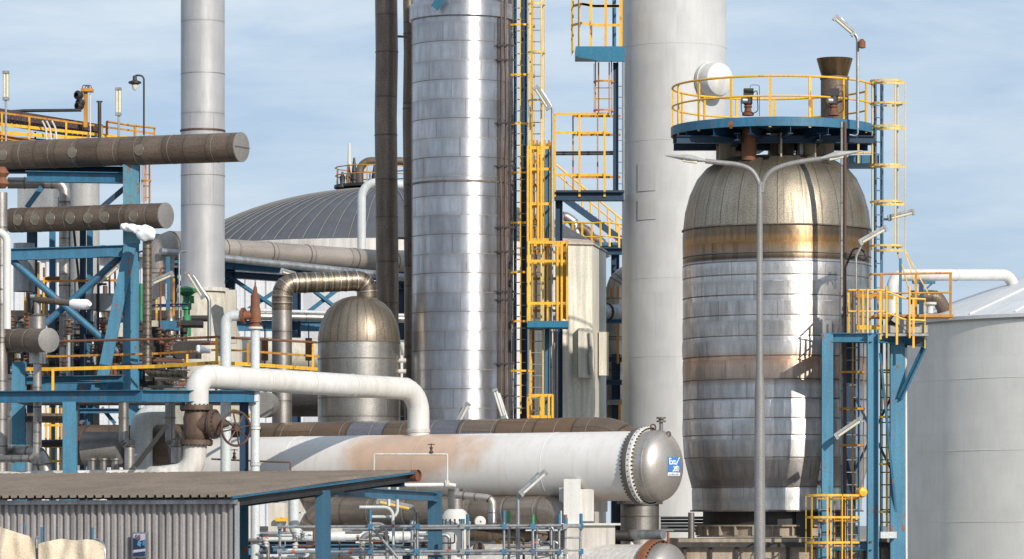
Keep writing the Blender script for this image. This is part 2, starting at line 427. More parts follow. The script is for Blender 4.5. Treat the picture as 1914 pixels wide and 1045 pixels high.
# ---- far corrugated building
def corrug(p0, p1, z0, z1, pitch, depth, m, name, parent=None, nrm=None):
    """trapezoid-profile sheet standing on the line p0-p1"""
    p0 = Vector(p0); p1 = Vector(p1); d = (p1-p0); L = d.length; d.normalize(); n = Vector((d.y, -d.x, 0)) if nrm is None else Vector(nrm)
    b = MB(); prof = []; x = 0
    while x < L:
        for fx, fd in ((0, 0), (.3, 0), (.45, 1), (.85, 1)):
            if x+fx*pitch <= L: prof.append((x+fx*pitch, fd*depth))
        x += pitch
    rows = [[p0+d*x+n*q+Vector((0, 0, z-p0.z)) for x, q in prof] for z in (z0, z1)]
    b.grid(rows, False, [[x for x, q in prof]]*2, [z0, z1])
    return b.build(name, m, parent)
t = thing('industrial_building', 'long white corrugated sheet building behind the blue pipe rack and grey stack', 'building', (-14, 156, 0))
def hx(x, Y): return (x-CX)*Y/F
corrug((hx(-80,150), 150, 0), (hx(775,152), 152, 0), 0, 4+500*150/F, .42, .09, 'farwall', 'wall', t)
MB().box(((hx(-80,150)+hx(775,152))/2, 156, 4+500*150/F+.06), (19.5, 12, .12)).build('roof', 'capmetal', t)
# ---- huge domed storage tank
dc = Vector((hx(725,160), 160, 0)); dr = W(398,160)
t = thing('storage_tank', 'huge grey tank with shallow ribbed dome roof behind the brown vertical pipes', 'tank', dc)
zr_ = 4+505*160/F
MB().lathe([(dr, 0), (dr, zr_-.55)], dc, 72).build('tank_wall', 'farwall', t)
MB().lathe([(dr+.05, zr_-.55), (dr+.12, zr_-.5), (dr+.12, zr_-.03), (dr, zr_)], dc, 72).build('roof_rim', 'whitedirty', t)
H_ = 2.75
prof = [(dr*math.sin(a)/math.sin(1.0), zr_ + H_*(math.cos(a)-math.cos(1.0))/(1-math.cos(1.0))) for a in [1.0*(1-i/14) for i in range(14)]] + [(.6, zr_+H_)]
MB().lathe(prof, dc, 72).build('dome_roof', 'dome', t)
for k in range(88):
    a = 2*PI*k/88
    if math.sin(a) > .45: continue
    pts = [dc+Vector((r*math.cos(a), r*math.sin(a), z+.03)) for r, z in prof[:-2]]
    MB().tube(pts, .018, 5).build('roof_rib', 'capmetal', t)
tz = zr_+H_+.05
pt = thing('roof_platform', 'small yellow railed platform on the crown of the domed tank', 'platform', (dc.x, 160, tz))
MB().lathe([(.01,0),(1.7,0),(1.7,.12),(.01,.12)], (dc.x-.6,160,tz), 24).build('deck', 'dark', pt)
rail(pt, [Vector((dc.x-.6+1.65*math.cos(a), 160+1.65*math.sin(a), tz+.12)) for a in [2*PI*k/16 for k in range(17)]], .75, .9, 'orange', .025)
for i, (x, h) in enumerate(((652, .9), (662, 1.3), (640, .7), (700,1.0))):
    tag(MB().lathe([(.1,0),(.16,.05),(.1,.2),(.13,.5),(.07,h*.8),(.04,h)], P(x,352,159), 12).build('vent_valve', 'dark'), 'small dark vent fitting among the yellow rails on the tank crown', 'valve', 'vent fittings on the tank crown')
tag(MB().tube([P(653,345,159.5), P(653,268,159.5)], .07, 8, rads=[.12,.05]).build('antenna_mast', 'white'), 'thin white mast standing on the domed tank crown', 'mast')
pipe('vent_pipe', 'brown-grey bent pipe on the crown of the domed tank, left of the brown pipes', [P(672,350,160.5), P(672,301,160.5), P(770,301,160.5), P(770,350,160.5)], W(7.5,160), 'brown', .5)
# ---- white pipe dropping in front of dome
pipe('white_riser', 'thin white vertical pipe with bent top in front of the ribbed tank dome', [P(770,348,124), P(676,338,124), P(676,620,124), P(676,980,124)-Vector((0,0,4))], W(8,124), 'palepipe', .5)

# ---- big tan duct running right behind the stack
a = P(292,457,112); b = P(770,491,119)
t = pipe('large_duct', 'large tan-grey horizontal duct passing behind the grey stack', [a+(a-b).normalized()*-.0, b], W(20,113), 'bigpipe', seams=1.7, seamm='seam', n=28)
e0 = P(303,457,111.5)
pipe('duct_elbow', 'wide tan duct elbow left of the grey stack below the frost covered cap', [P(345,458,112.2), P(300,458,111.5), P(296,640,111.5)-Vector((0,0,3))], W(26,112), 'bigpipe', .55, seams=.9, n=24)
pipe('service_pipe', 'thinner grey pipe running just under the large tan duct', [P(300,470,110.8), P(770,520,116)], W(7,112), 'galv', n=12)
# ---- blue pipe rack behind
def Pb(x, y): return P(x, y, 114+ (x-300)*.012)
t = thing('pipe_rack', 'blue cross-braced steel pipe rack between the grey stack and the brown vertical pipes', 'steel frame', (Pb(480,980).x, 116, 0))
MB().hbeam(Pb(300,487), Pb(775,522), .25, .24).build('top_chord', 'blue', t)
MB().hbeam(Pb(300,505), Pb(775,537), .3, .2).build('top_chord', 'bluedark', t)
MB().hbeam(Pb(290,607)+V3(0,.3,0), Pb(775,610)+V3(0,.3,0), .25, .32).build('bottom_chord', 'blue', t)
for x in (322, 430, 553, 748):
    MB().hbeam((Pb(x,500).x, Pb(x,0).y+.1, 0), Pb(x,500)+V3(0,.1,0), .3, .3, (1,0,0)).build('post', 'bluedark', t)
for x0, x1 in ((322,430),(430,553),(553,660),(660,748)):
    MB().beam(Pb(x0,518), Pb(x1,600), .12, .1).build('brace', 'blue', t)
    MB().beam(Pb(x0,600)+V3(0,.15,0), Pb(x1,518)+V3(0,.15,0), .12, .1).build('brace', 'blue', t)
for i,x in enumerate((430,455,480,505,530)):
    pass
pipe('rack_pipe', 'dark pipe lying along the bottom beam of the blue pipe rack', [P(410,590,113), P(775,597,115)], W(7,113), 'steelpipe', n=12)
pipe('rack_pipe', 'thin pale pipe running above the dark pipe on the blue pipe rack', [P(400,577,113), P(775,590,115)], W(3,113), 'palepipe', n=10)
# lower rack floor girder and tanks behind small vessel
pipe('horizontal_vessel', 'tan horizontal drum behind the yellow rail left of the small domed vessel', [P(400,660,112), P(775,668,112)], W(32,112), 'cream', n=28)
pipe('brown_duct', 'dark brown horizontal duct passing behind the small domed vessel', [P(540,757,104), P(770,757,104)], W(22,104), 'brownb', n=24)
for k,(x,y0) in enumerate(((495,1),(577,2))):
    t = thing('spring_hanger', ['rusty cylindrical spring hanger hanging left of the silver bent riser','rusty cylindrical spring hanger hanging right of the silver bent riser'][k], 'pipe hanger', P(x,680,108), 'spring hangers')
    MB().lathe([(.01,0),(W(6.5,108),0),(W(6.5,108),W(42,108)),(.01,W(42,108))], P(x,674,108), 14).build('canister', 'rust', t)
    MB().tube([P(x,700,108),P(x,606,108)], .02, 6).build('rod', 'dark', t)
# ---- grey stack left
Y=106; c=P(379,980,Y); c.z=0
t = thing('grey_stack', 'tall plain grey cylindrical stack left of centre with rusty flange', 'chimney', c)
r=W(41,Y)
MB().lathe([(r,4+440*Y/F),(r,22.0)], c, 56).build('shell', 'stack', t)
MB().lathe([(r,4+735*Y/F-.04),(r+.02,4+735*Y/F-.025),(r+.02,4+735*Y/F+.025),(r,4+735*Y/F+.025)], c, 56).build('upper_flange', 'valve', t)
MB().lathe([(r,4+438*Y/F-.06),(r+.12,4+438*Y/F-.06),(r+.12,4+438*Y/F+.04),(r,4+438*Y/F+.04)], c, 56).build('base_flange', 'whitedirty', t)
MB().lathe([(r+.5,0),(r+.5,4+340*Y/F),(r+.02,4+435*Y/F)], c, 56).build('skirt', 'cream', t)
for y in (330,140):
    MB().lathe([(r,4+(980-y)*Y/F),(r+.008,4+(980-y)*Y/F),(r+.008,4+(981.5-y)*Y/F),(r,4+(981.5-y)*Y/F)], c, 56).build('weld_seam', 'capmetal', t)
tag(MB().box(P(432,592,104.6),(W(20,104),.3,W(100,104))).build('equipment_cabinet','cream'), 'tall narrow cream cabinet standing at the right side of the grey stack foot','cabinet')
# ---- tall brown pipes
for k,(x,Y,r_,lb) in enumerate(((721,100,21,'left and wider of the two tall brown-black pipes beside the silver column'),(763,101.5,10.5,'narrower tall brown-black pipe right against the silver column'))):
    b0 = Vector((hx(x+3,Y),Y,0)); pts=[b0, Vector((hx(x+3,Y),Y,4+480*Y/F)), Vector((hx(x,Y),Y,4+760*Y/F)), Vector((hx(x+2,Y),Y,4+880*Y/F)), Vector((hx(x-1,Y),Y,20))]
    pipe('tall_pipe', lb, pts, W(r_,Y), 'brownb', 3, seams=2.2, seamm='brownb', n=20)
for y in (68,445):
    tag(MB().beam(P(738,y,100),P(772,y+1,101),.06,.06).build('pipe_clamp','dark'), 'upper' and ('short dark clamp joining the two tall brown pipes, '+('near the top edge' if y<100 else 'halfway down')), 'clamp')
# ---- silver column
Y=98; c=P(863,980,Y); c.z=0; r=W(93.5,Y)
t = thing('silver_column', 'tall bright silver metal-clad column in the centre', 'column', c)
MB().lathe([(r*1.03,0),(r,1),(r,4+938*Y/F)], c, 96).build('cladding', 'alu', t)
zt=4+940*Y/F
MB().lathe([(r,zt-.02),(r+.07,zt),(r+.07,zt+.38),(r,zt+.42)], c, 96).build('stiffener_band', 'alu', t)
MB().lathe([(r,zt+.42),(r,19.2)], c, 96).build('upper_cladding', 'alu', t)
for y in (346,):
    ringband(t, c+V3(0,0,4+(980-y)*Y/F), (0,0,1), r, .05, 'seam', 'seam_band', 96, .02)
z_=19
rr=random.Random(3)
for k in range(13,34):
    ringband(t, c+V3(0,0,k*.5), (0,0,1), r, .016, 'seam' if k%2 else 'seamlt', 'seam_band', 96, .006)
# cable and pipe bundle on right of column
for k,(x,Yk,w_,mm,lb) in enumerate(((937,97.1,2.2,'riser','thin brown pipe running up the right face of the silver column'),(945,97.2,2.5,'riser','rusty thin pipe, second of the risers on the silver column'),(952,97.6,2.6,'dark','dark thin pipe, third of the risers on the silver column'),(958,98,2.2,'steelpipe','thin steel pipe at the right edge of the silver column'))):
    x0=hx(x,Yk); pts=[Vector((x0+.02*math.sin(i*1.7+k), Yk, i*1.3)) for i in range(16)]
    tag(MB().tube(pts, W(w_,Yk), 8).build('riser_pipe', mm), lb, 'pipe')
for y in (85,112,230,310,425,470,545,560,680,740):
    tag(MB().beam(P(930,y,97),P(962,y,97.3),.05,.05).build('pipe_bracket','dark'), 'small dark bracket holding the risers to the silver column','bracket','brackets on the silver column')
tag(MB().beam(P(812,15,96.6),P(826,-6,96.4),.22,.03,(0,-1,0)).build('bracket_gusset','bluelight'), 'blue triangular gusset touching the top band of the silver column','bracket')
# ---- caged ladder tower right of column
Y=98.3
def Zy(y,Y): return 4+(HY-y)*Y/F
ladder('caged_ladder','tall yellow caged ladder running the full height beside the silver column', hx(973,Y),Y,0.0,19.5,W(22,Y),-PI/2,'bluedark','galv',(Zy(775,Y),19.4),[Zy(y,Y) for y in (-35,52,145,236,327,420,512,603,695)],5,'yellow',W(27,Y)*1.0)
tag(MB().hbeam((hx(979,98),98.6,0),(hx(979,98),98.6,19.4),W(13,98),.2,(1,0,0)).build('steel_post','bluedark'),'tall dark blue steel post behind the long caged ladder','post')
tag(MB().beam((hx(963,98),98.4,0),(hx(963,98),98.4,19.4),.05,.08,(1,0,0)).build('thin_post','blue'),'thin blue flat bar between silver column and the long caged ladder','post')
ladder('caged_ladder','pale yellow caged ladder just right of the long bright yellow one', hx(1003,97.5),97.5,Zy(778,97.5),19.3,W(24,97.5),-PI/2,'paleyel','galv',(Zy(610,97.5),19.2),[Zy(y,97.5) for y in (10,100,190)],4,'paleyel',W(16,97.5),straps=4)
# rest platforms (cages)
def cageframe(name,label,x0,x1,y0,y1,Y,dep,m,cols,rows,deck=None,rw=.07):
    t = thing(name,label,'platform',P((x0+x1)/2,y1,Y))
    X0,X1=hx(x0,Y),hx(x1,Y); Za,Zb=Zy(y1,Y),Zy(y0,Y)
    for y in rows:
        z=Zy(y,Y); b=MB()
        b.beam((X0,Y,z),(X1,Y,z),.02,rw); o=b.build('rail',m,t)
        MB().beam((X1,Y,z),(X1,Y+dep,z),.02,rw).build('side_rail',m,o); MB().beam((X0,Y,z),(X0,Y+dep,z),.02,rw).build('side_rail',m,o)
        MB().beam((X0,Y+dep,z),(X1,Y+dep,z),.02,rw).build('back_rail',m,o)
    for x in cols:
        MB().beam((hx(x,Y),Y-.02,Za),(hx(x,Y),Y-.02,Zb),.055,.03,(0,1,0)).build('post',m,t)
    for x in (x0,(x0+x1)/2,x1):
        MB().beam((hx(x,Y),Y+dep+.02,Za),(hx(x,Y),Y+dep+.02,Zb),.055,.03,(0,1,0)).build('post',m,t)
    if deck: MB().box(((X0+X1)/2,Y+dep/2,Za-W(deck/2,Y)),(X1-X0+.04,dep+.1,W(deck,Y))).build('deck','teal',t)
    return t
cageframe('rest_platform','yellow railed rest platform, the upper one halfway up the caged ladders',987,1034,273,452,97,.8,'yellow',(987,992,1006,1012,1030,1034),(276,316,381,448))
cageframe('rest_platform','yellow railed rest platform with bright blue deck, the lower one on the caged ladders',987,1061,452,600,96.6,.9,'yellow',(1042,1050,1060,988),(453,488,567),12)
cageframe('rest_platform','small orange-yellow guard frame at the foot of the caged ladders',987,1033,738,782,97,.7,'yellow',(987,1012,1016,1026,1033),(739,779))
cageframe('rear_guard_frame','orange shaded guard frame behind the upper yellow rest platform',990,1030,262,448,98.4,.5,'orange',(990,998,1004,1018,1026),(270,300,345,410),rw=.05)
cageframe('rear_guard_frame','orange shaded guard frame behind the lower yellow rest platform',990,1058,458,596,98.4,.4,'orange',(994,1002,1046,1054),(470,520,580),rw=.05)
tag(MB().hbeam((hx(1023,97.6),97.6,0),(hx(1023,97.6),97.6,Zy(278,97.6)),W(8,97.6),.12,(1,0,0)).build('steel_post','blue'),'blue steel post inside the yellow rest platforms','post')
lampfix('pole_lamp','tube lamp on a thin bent pole beside the yellow ladders above the upper rest platform',[P(1032,600,96.9),P(1032,200,96.9),P(1012,168,96.9)],.03,(P(1013,183,96.8),P(1024,200,96.8)-P(1000,162,96.8)),W(48,97))
for k,(x,mm) in enumerate(((1036,'galv'),(1041,'galv'),(1030,'steelpipe'),(1020,'rust'),(996,'rust'))):
    y0=(590,610,330,290,615)[k]
    tag(MB().tube([(hx(x,97.9),97.9,0),(hx(x,97.9),97.9,Zy(y0,97.9))],.028,8).build('conduit',mm),'thin vertical conduit pipe behind the yellow rest platforms','pipe','conduits behind the rest platforms')
# ---- polygonal cream-white vessel
Y=108; cx=hx(1075,Y); 
t = thing('polygonal_tank','cream-white eight-sided tank with cone roof and rust streaks between columns','tank',(cx,Y,0))
M['polywall']=mat('rust_streaked_cream_wall',(.76,.73,.63),(.68,.63,.52),rough=.55,ns=.5,streak=.3,rust=.12,rustc=(.35,.2,.08))
zt=Zy(476,Y)
plan=[(1133,107.2),(1107,104.2),(1030,103.9),(990,105.5),(985,109),(1030,111.5),(1110,111.2)]
def pv(z,k=0.0,ap=(1018,107.5)):
    A=Vector((hx(*ap),ap[1],0)); return [(Vector((hx(x,y),y,0))*(1-k)+A*k)+Vector((0,0,z)) for x,y in plan][::-1]
b=MB(); b.grid([pv(0),pv(zt)],True,[[k for k in range(8)]]*2,[0,zt]); b.build('wall','polywall',t)
M['polyroof']=mat('streaked_tan_roof',(.60,.50,.42),(.50,.41,.34),rough=.7,streak=.3)
b=MB(); b.grid([pv(zt,-.02),pv(zt+.05,-.02),pv(zt+1.15,.98)],True,[[k for k in range(8)]]*3,[0,.05,1]); b.build('cone_roof','polyroof',t)
MB().box(P(1094,660,104.0),(W(26,107),.4,W(90,107))).build('side_box','polywall',t)
MB().box(P(1128,662,105.6),(W(18,107),.6,W(80,107))).build('side_box','polywall',t)
MB().tube([P(1102,622,103.76),P(1104,650,103.74),P(1100,662,103.74),P(1103,700,103.76)],.04,8).build('bent_drain','capmetal',t)
# things right of it
pipe('elbow_duct','silver-brown duct end between the cream tank and the pale grey column',[P(1215,513,110),P(1152,513,110),P(1152,800,110)],W(19,110),'steelpipe',.5,seams=.6)
pipe('round_duct','grey round duct stub with dark ring between the cream tank and the pale grey column',[P(1120,583,107.5),P(1190,583,108.5)],W(14,108),'galv',flanges=((.35,W(16,108),.05,'dark'),))
tag(MB().hbeam((hx(1152,109),109.5,0),(hx(1152,109),109.5,Zy(660,109)),.25,.25,(1,0,0)).build('steel_post','bluedark'),'dark blue post low in the gap left of the pale grey column','post')
for y,mm,q in ((600,'blue','topmost'),(672,'bluedark','second from top'),(715,'bluedark','third from top'),(752,'galv','lowest')):
    tag(MB().hbeam(P(1120,y,109),P(1190,y,109.2),.2,W(9,109)).build('cross_beam',mm),'short cross beam in the gap left of the pale grey column, '+q,'beam')
tag(MB().box(P(1148,545,111),(W(36,111),.4,W(16,111))).build('junction_box','blue'),'blue box under the duct end in the gap left of the pale column','box')
for x,y0,y1 in ((1155,605,680),(1158,750,800),(1143,537,560),(1155,535,560)):
    tag(MB().beam(P(x,y0,108.7),P(x,y1,108.7),.07,.07,(0,1,0)).build('guard_post','orange'),'short yellow-orange guard bar in the gap left of the pale grey column','guard bar','guard bars in the gap')
# ---- pale grey column
Y=105; c=P(1260,980,Y); c.z=0; r=W(97.5,Y)
t = thing('pale_column','huge plain pale grey cylindrical column right of centre','column',c)
MB().lathe([(r,0),(r,20.5)],c,96).build('shell','column',t)
for y in (92,270,525,670): ringband(t,c+V3(0,0,Zy(y,Y)),(0,0,1),r,.012,'column','weld_seam',96,.006)
def oncyl(px,py): # point on cylinder facing camera
    X=hx(px,Y); dx=X-c.x; return Vector((X, Y-math.sqrt(max(0,r*r-dx*dx)), Zy(py,Y)))
for y0,y1 in ((313,364),(380,417)):
    b=MB(); rows=[[oncyl(1190+32*k/8,y)+Vector((-.25,-.97,0))*off for k in range(9)] for y,off in ((y1,-.01),(y1,.022),(y0,.022),(y0,-.01))]
    b.grid(rows,False,[[k*.06 for k in range(9)]]*4,[0,.02,.5,.52]); b.build('patch_plate','column',t)
mc=oncyl(1322,160); nn=Vector((.55,-.83,0)).normalized()
MB().lathe([(W(33,103.5),-.5),(W(33,103.5),.35),(W(30,103.5),.5),(W(20,103.5),.62),(.01,.68)],mc,40,nn).build('manhole_dome','white',t)
MB().lathe([(W(33,103.5),.0),(W(35,103.5),.0),(W(35,103.5),.12),(W(33,103.5),.12)],mc,40,nn).build('dome_flange','white',t)
# ---- upper blue platform on pale column, left
Y=102.5
t = thing('upper_platform','blue bracket platform with yellow cage at the top beside the pale grey column','platform',P(1118,100,Y))
MB().box(P(1122,96,Y)+V3(0,.6,0),(W(92,Y),1.3,W(18,Y))).build('deck','teal',t)
b=MB(); q=[P(1078,106,Y-.1),P(1165,92,Y-.1),P(1168,114,Y-.1),P(1120,114,Y-.1)]; q2=[p+V3(0,.03,0) for p in q]
b.v=[tuple(p) for p in q+q2]; [b.face(f) for f in ((0,1,2,3),(7,6,5,4),(0,4,5,1),(1,5,6,2),(2,6,7,3),(3,7,4,0))]; b.build('bracket','teal',t)
pl=[P(1165,88,Y)+V3(0,1.2,0),P(1160,88,Y),P(1110,88,Y),P(1088,84,Y)+V3(0,0,0),P(1072,84,Y)+V3(0,.4,0),P(1070,84,Y)+V3(0,1.3,0)]
rail(t,pl,1.5,.42,'yellow',.028,(.4,.75,1.12),flat=True,pr=.032)
MB().beam(P(1148,90,Y+.9),P(1148,-15,Y+.9),.25,.1,(1,0,0)).build('ladder_back','blue',t)
ladder('caged_ladder','orange-brown caged ladder hanging below the blue upper platform',hx(1128,103.4),103.4,Zy(215,103.4),Zy(115,103.4),W(30,103),-PI/2,'orange','orange',(Zy(213,103),Zy(117,103)),[Zy(y,103) for y in (152,206)],4,'orange',W(19,103),sw=.03)
# access tower
Y=103
t = thing('access_tower','orange-yellow open rail frame on a dark blue deck between the yellow ladders and pale column','steel frame',P(1098,372,Y))
for y in (213,248,327): 
    MB().beam(P(1037,y,Y),P(1140,y,Y),.02,W(4.5,Y)).build('rail','yellow',t)
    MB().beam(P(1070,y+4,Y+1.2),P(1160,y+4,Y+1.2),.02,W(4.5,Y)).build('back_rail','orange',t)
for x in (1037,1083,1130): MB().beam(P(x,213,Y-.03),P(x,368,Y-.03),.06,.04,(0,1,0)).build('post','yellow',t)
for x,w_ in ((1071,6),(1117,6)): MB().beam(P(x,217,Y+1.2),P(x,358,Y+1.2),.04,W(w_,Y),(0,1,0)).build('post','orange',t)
MB().hbeam(P(1036,367,Y),P(1166,367,Y),.3,W(16,Y)).build('deck_girder','bluedark',t)
MB().hbeam(P(1040,369,Y+1.3),P(1166,369,Y+1.3),.3,W(14,Y)).build('deck_girder','bluedark',t)
MB().box(P(1102,361,Y+.65),(W(128,Y),1.3,.05)).build('deck','dark',t)
MB().hbeam((hx(1152,Y),Y+.6,Zy(372,Y)),(hx(1152,Y),Y+.6,Zy(112,Y)),W(11,Y),.15,(1,0,0)).build('mast','bluedark',t)
MB().hbeam((hx(1045,Y),Y+.2,0),(hx(1045,Y),Y+.2,Zy(372,Y)),.2,.2,(1,0,0)).build('leg','bluedark',t)
for y in (284,288): pipe('cross_pipe','thin dark horizontal pipe crossing the orange open rail frame, '+('upper' if y==284 else 'lower'),[P(1010,y+1,Y+.7),P(1150,y,Y+.7)],.028,'dark')
ladder('wall_ladder','thin grey ladder on the left face of the pale grey column',hx(1160,103.8),103.8,Zy(375,104),Zy(118,104),W(12,104),-PI/2,'galv','galv')
# stair behind
Y=122
t = thing('stair_flight','blue and yellow stair flight descending to the right behind the cream tank','stairs',P(1110,440,Y))
MB().beam(P(1056,372,Y),P(1180,462,Y),.06,W(12,Y)).build('stringer','bluedark',t)
MB().beam(P(1056,372,Y+1),P(1180,462,Y+1),.06,W(12,Y)).build('stringer','bluedark',t)
for yo,mm in ((0,'yellow'),(1,'paleyel')):
    top=MB().tube([P(1040,308,Y+yo),P(1180,425,Y+yo)],.03,8).build('handrail','yellow' if yo==0 else 'paleyel',t)
    MB().tube([P(1040,325,Y+yo),P(1180,442,Y+yo)],.025,8).build('mid_rail',mm,top)
    for k in range(8):
        x=1056+k*16; y=321+(x-1056)*.836
        MB().tube([P(x,y,Y+yo),P(x,y+52,Y+yo)],.028,8).build('post',mm,top)
for k in range(14):
    x=1060+k*8; MB().box(P(x,372+(x-1056)*.726-2,Y+.5),(.22,1,.03)).build('tread','galv',t)
t = thing('walkway','blue walkway deck with yellow rails behind the cream tank cone','walkway',P(1115,470,114))
MB().box(P(1120,458,114)+V3(0,.5,0),(W(100,114),1.2,W(9,114))).build('deck','blue',t)
MB().hbeam(P(1110,470,113.6),P(1180,470,113.6),.3,W(12,114)).build('girder','bluedark',t)
MB().hbeam((hx(1150,114),114.5,0),P(1150,470,114.5),.25,.25,(1,0,0)).build('leg','bluedark',t)
rail(t,[P(1035,452,114)+V3(0,.0,0),P(1110,454,113.6),P(1130,452,113.4),P(1175,458,113.6)],.60,.32,'yellow',.026,(.3,))
for k,(x,mm) in enumerate(((1048,'steelpipe'),(1075,'brown'),(1098,'brown'))):
    pipe('bent_pipe',('grey vessel top left of the yellow walkway','first brown bent pipe behind the yellow walkway','second brown bent pipe behind the yellow walkway')[k],[P(x,480,118),P(x,398+k*22,118),P(x+25,415+k*18,118),P(x+40,480,118)],W(9,118),mm,.3,seams=.4)
# ================================================================ BIG VESSEL
Y=93; c=P(1452,980,Y); c.z=0
t = thing('process_vessel','huge round vessel with bronze dome top and heat-stained silver cladding on the right','vessel',c)
def zz(y): return Zy(y,Y)
vb=zz(955)
L_=[(158,955),(159,912),(166,885),(173,857),(175.5,820),(175.5,433),(171.5,398),(163,366),(149,336),(132,316),(113,304),(96,298),(60,294)]
prof=[(W(r,Y),zz(y)) for r,y in L_[:6]]
dome=[(W(r,Y),zz(y)) for r,y in L_[5:]]
def hz(y): return zz(y)
br=(.30,.235,.16)
M['vessel']=clad('stained_vessel_cladding',[br],row=.4955,seg=1.55,metal=.94,rough=.40,var=.2,streak=.32,seam=.5,wob=.34,speck=.10,aniso=.7,rowoff=-10.06+.4955*30,sh=0.0,
  zr=[(zz(955),(0.672,0.664,0.655)),(zz(915),(0.672,0.664,0.655)),(zz(911),(.38,.35,.34)),(zz(862),(.44,.41,.39)),(zz(856),(0.588,0.554,0.529)),(zz(825),(0.672,0.655,0.655)),(zz(722),(0.672,0.664,0.672)),(zz(712),(.52,.42,.36)),(zz(690),(.57,.45,.37)),(zz(668),(.66,.42,.29)),(zz(655),(0.638,0.605,0.580)),(zz(490),(0.672,0.655,0.638)),(zz(484),(0.706,0.706,0.739)),(zz(481),(.13,.085,.055)),(zz(466),(.42,.33,.24)),(zz(452),(.45,.27,.13)),(zz(440),(.40,.24,.12)),(zz(433),(.24,.18,.12))])
rings_=[957,911,857,816,785,749,714,671,635,597,560,523,499,483,433]
def rad_(y):
    for (r0,y0),(r1,y1) in zip(L_[:6],L_[1:6]):
        if y1<=y<=y0: return r0+(r1-r0)*(y0-y)/(y0-y1)
    return L_[0][0]
rb_=random.Random(4); pr2=[]
for ya,yb in zip(rings_,rings_[1:]):
    e=rb_.uniform(.1,.6); b0=rb_.uniform(-.3,.6)
    if ya==671 or ya==714: e+=.9
    for f_ in (0,.12,.5,.88,1.0):
        y=ya+(yb-ya)*f_; pr2.append((W(rad_(min(955,y))+e*math.sin(PI*f_)+b0-(1.0 if f_==1.0 else 0),Y),zz(min(956,y))-(0.004 if f_==1.0 else 0)))
MB().lathe(pr2,c,112).build('shell','vessel',t)
M['vdome']=clad('bronze_dome_cladding',[(.35,.305,.24),(.38,.33,.255)],row=60,seg=.50,metal=.85,rough=.45,var=.16,streak=.3,seam=.75,wob=.3,speck=.3,lat=False)
MB().lathe(dome,c,112).build('dome','vdome',t)
for y in (483,499,523,560,597,635,671,714,749,785,816,857,911):
    rp=175.5 if y<830 else (173 if y<880 else 159.5)
    ringband(t,c+V3(0,0,zz(y)),(0,0,1),W(rp,Y),.016,'seam','seam_band',112,.009)
ringband(t,c+V3(0,0,zz(432)),(0,0,1),W(175.5,Y),.03,'seam','seam_band',112,.03)
ringband(t,c+V3(0,0,zz(955)),(0,0,1),W(158,Y),.04,'seam','base_ring',112,.05)
MB().lathe([(W(138,Y),zz(1000)),(W(138,Y),zz(955))],c,80).build('skirt','dark',t)
# ring girder with stiffeners
st=MB().lathe([(W(130,Y),zz(1004)),(W(150,Y),zz(1004)),(W(150,Y),zz(1001)),(W(144,Y),zz(1001)),(W(144,Y),zz(984)),(W(150,Y),zz(984)),(W(150,Y),zz(981)),(W(130,Y),zz(981))],c,80).build('base_girder','tan',t)
for k in range(26):
    a=2*PI*k/26; p=c+V3(math.cos(a)*W(147,Y),math.sin(a)*W(147,Y),zz(992))
    MB().box(p,(.14,.03,W(17,Y)),Matrix.Rotation(a,3,'Z')).build('stiffener','tan',st)
MB().box(c+V3(W(40,Y),-W(142,Y),zz(980)),(W(30,Y),.12,W(46,Y))).build('manway_door','black',t)
# concrete table
t2 = thing('concrete_base','tan concrete block under the huge bronze-domed vessel','concrete base',(c.x,Y,0))
MB().box((c.x+.1,Y,zz(1006)/2),(W(400,Y),5.2,zz(1006))).build('block','tan',t2)
MB().box((c.x+.1,Y-2.75,zz(1017)),(W(404,Y),.12,W(9,Y))).build('steel_edge_channel','dark',t2)
for k in range(9): MB().box((c.x-2.4+k*.62,Y-2.66,zz(1035)),(.07,.1,.5)).build('edge_stud','dark',t2)
for k in range(5): tag(pipe('ground_pipe','thin dark pipe low down left of the concrete block, part of a stack',[P(1235,968+k*6,94-k*.2),P(1320,968+k*6,94-k*.2)],W(2.6,94),'dark' if k%2 else 'steelpipe'),None,None,'pipes beside the block') 
pipe('standpipe','short silver standpipe at the left corner of the concrete block',[P(1292,1010,90.5),P(1292,958,90.5)],W(6,90),'steelpipe')
# ---------------- platform on top
pc=P(1445,980,Y); zd=13.72; pr=W(191,Y)
t = thing('vessel_platform','round blue platform with yellow handrail on top of the bronze-domed vessel','platform',(pc.x,Y,zd))
MB().lathe([(.3,zd),(pr-.02,zd),(pr-.02,zd-.05),(.3,zd-.05)],(pc.x,Y,0),72).build('deck','bluedark',t)
MB().lathe([(pr-.015,zd-.09),(pr,zd-.09),(pr,zd+.13),(pr-.015,zd+.13),(pr-.015,zd-.09)],(pc.x,Y,0),90).build('toe_plate','blue',t)
for k in range(16):
    a=2*PI*k/16+.1; d=V3(math.cos(a),math.sin(a),0); o=V3(pc.x,Y,zd-.17)
    MB().hbeam(o+d*.8,o+d*(pr-.03),.12,.22).build('radial_beam','bluedark',t)
for s_ in (-1,1):
    MB().hbeam((pc.x+s_*1.0,Y-2.0,zd-.30),(pc.x+s_*1.0,Y+2,zd-.30),.15,.18).build('cross_beam','bluedark',t)
    MB().hbeam((pc.x-2.45,Y+s_*.9-.4,zd-.30),(pc.x+2.4,Y+s_*.9-.4,zd-.30),.15,.18).build('cross_beam','bluedark',t)
a0=math.radians(18)
arc=[V3(pc.x+(pr-.04)*math.cos(a),Y+(pr-.04)*math.sin(a),zd) for a in [a0+(2*PI-math.radians(24))*k/64 for k in range(65)]]
rail(t,arc,1.12,.98,'yellow',.028,(.57,))
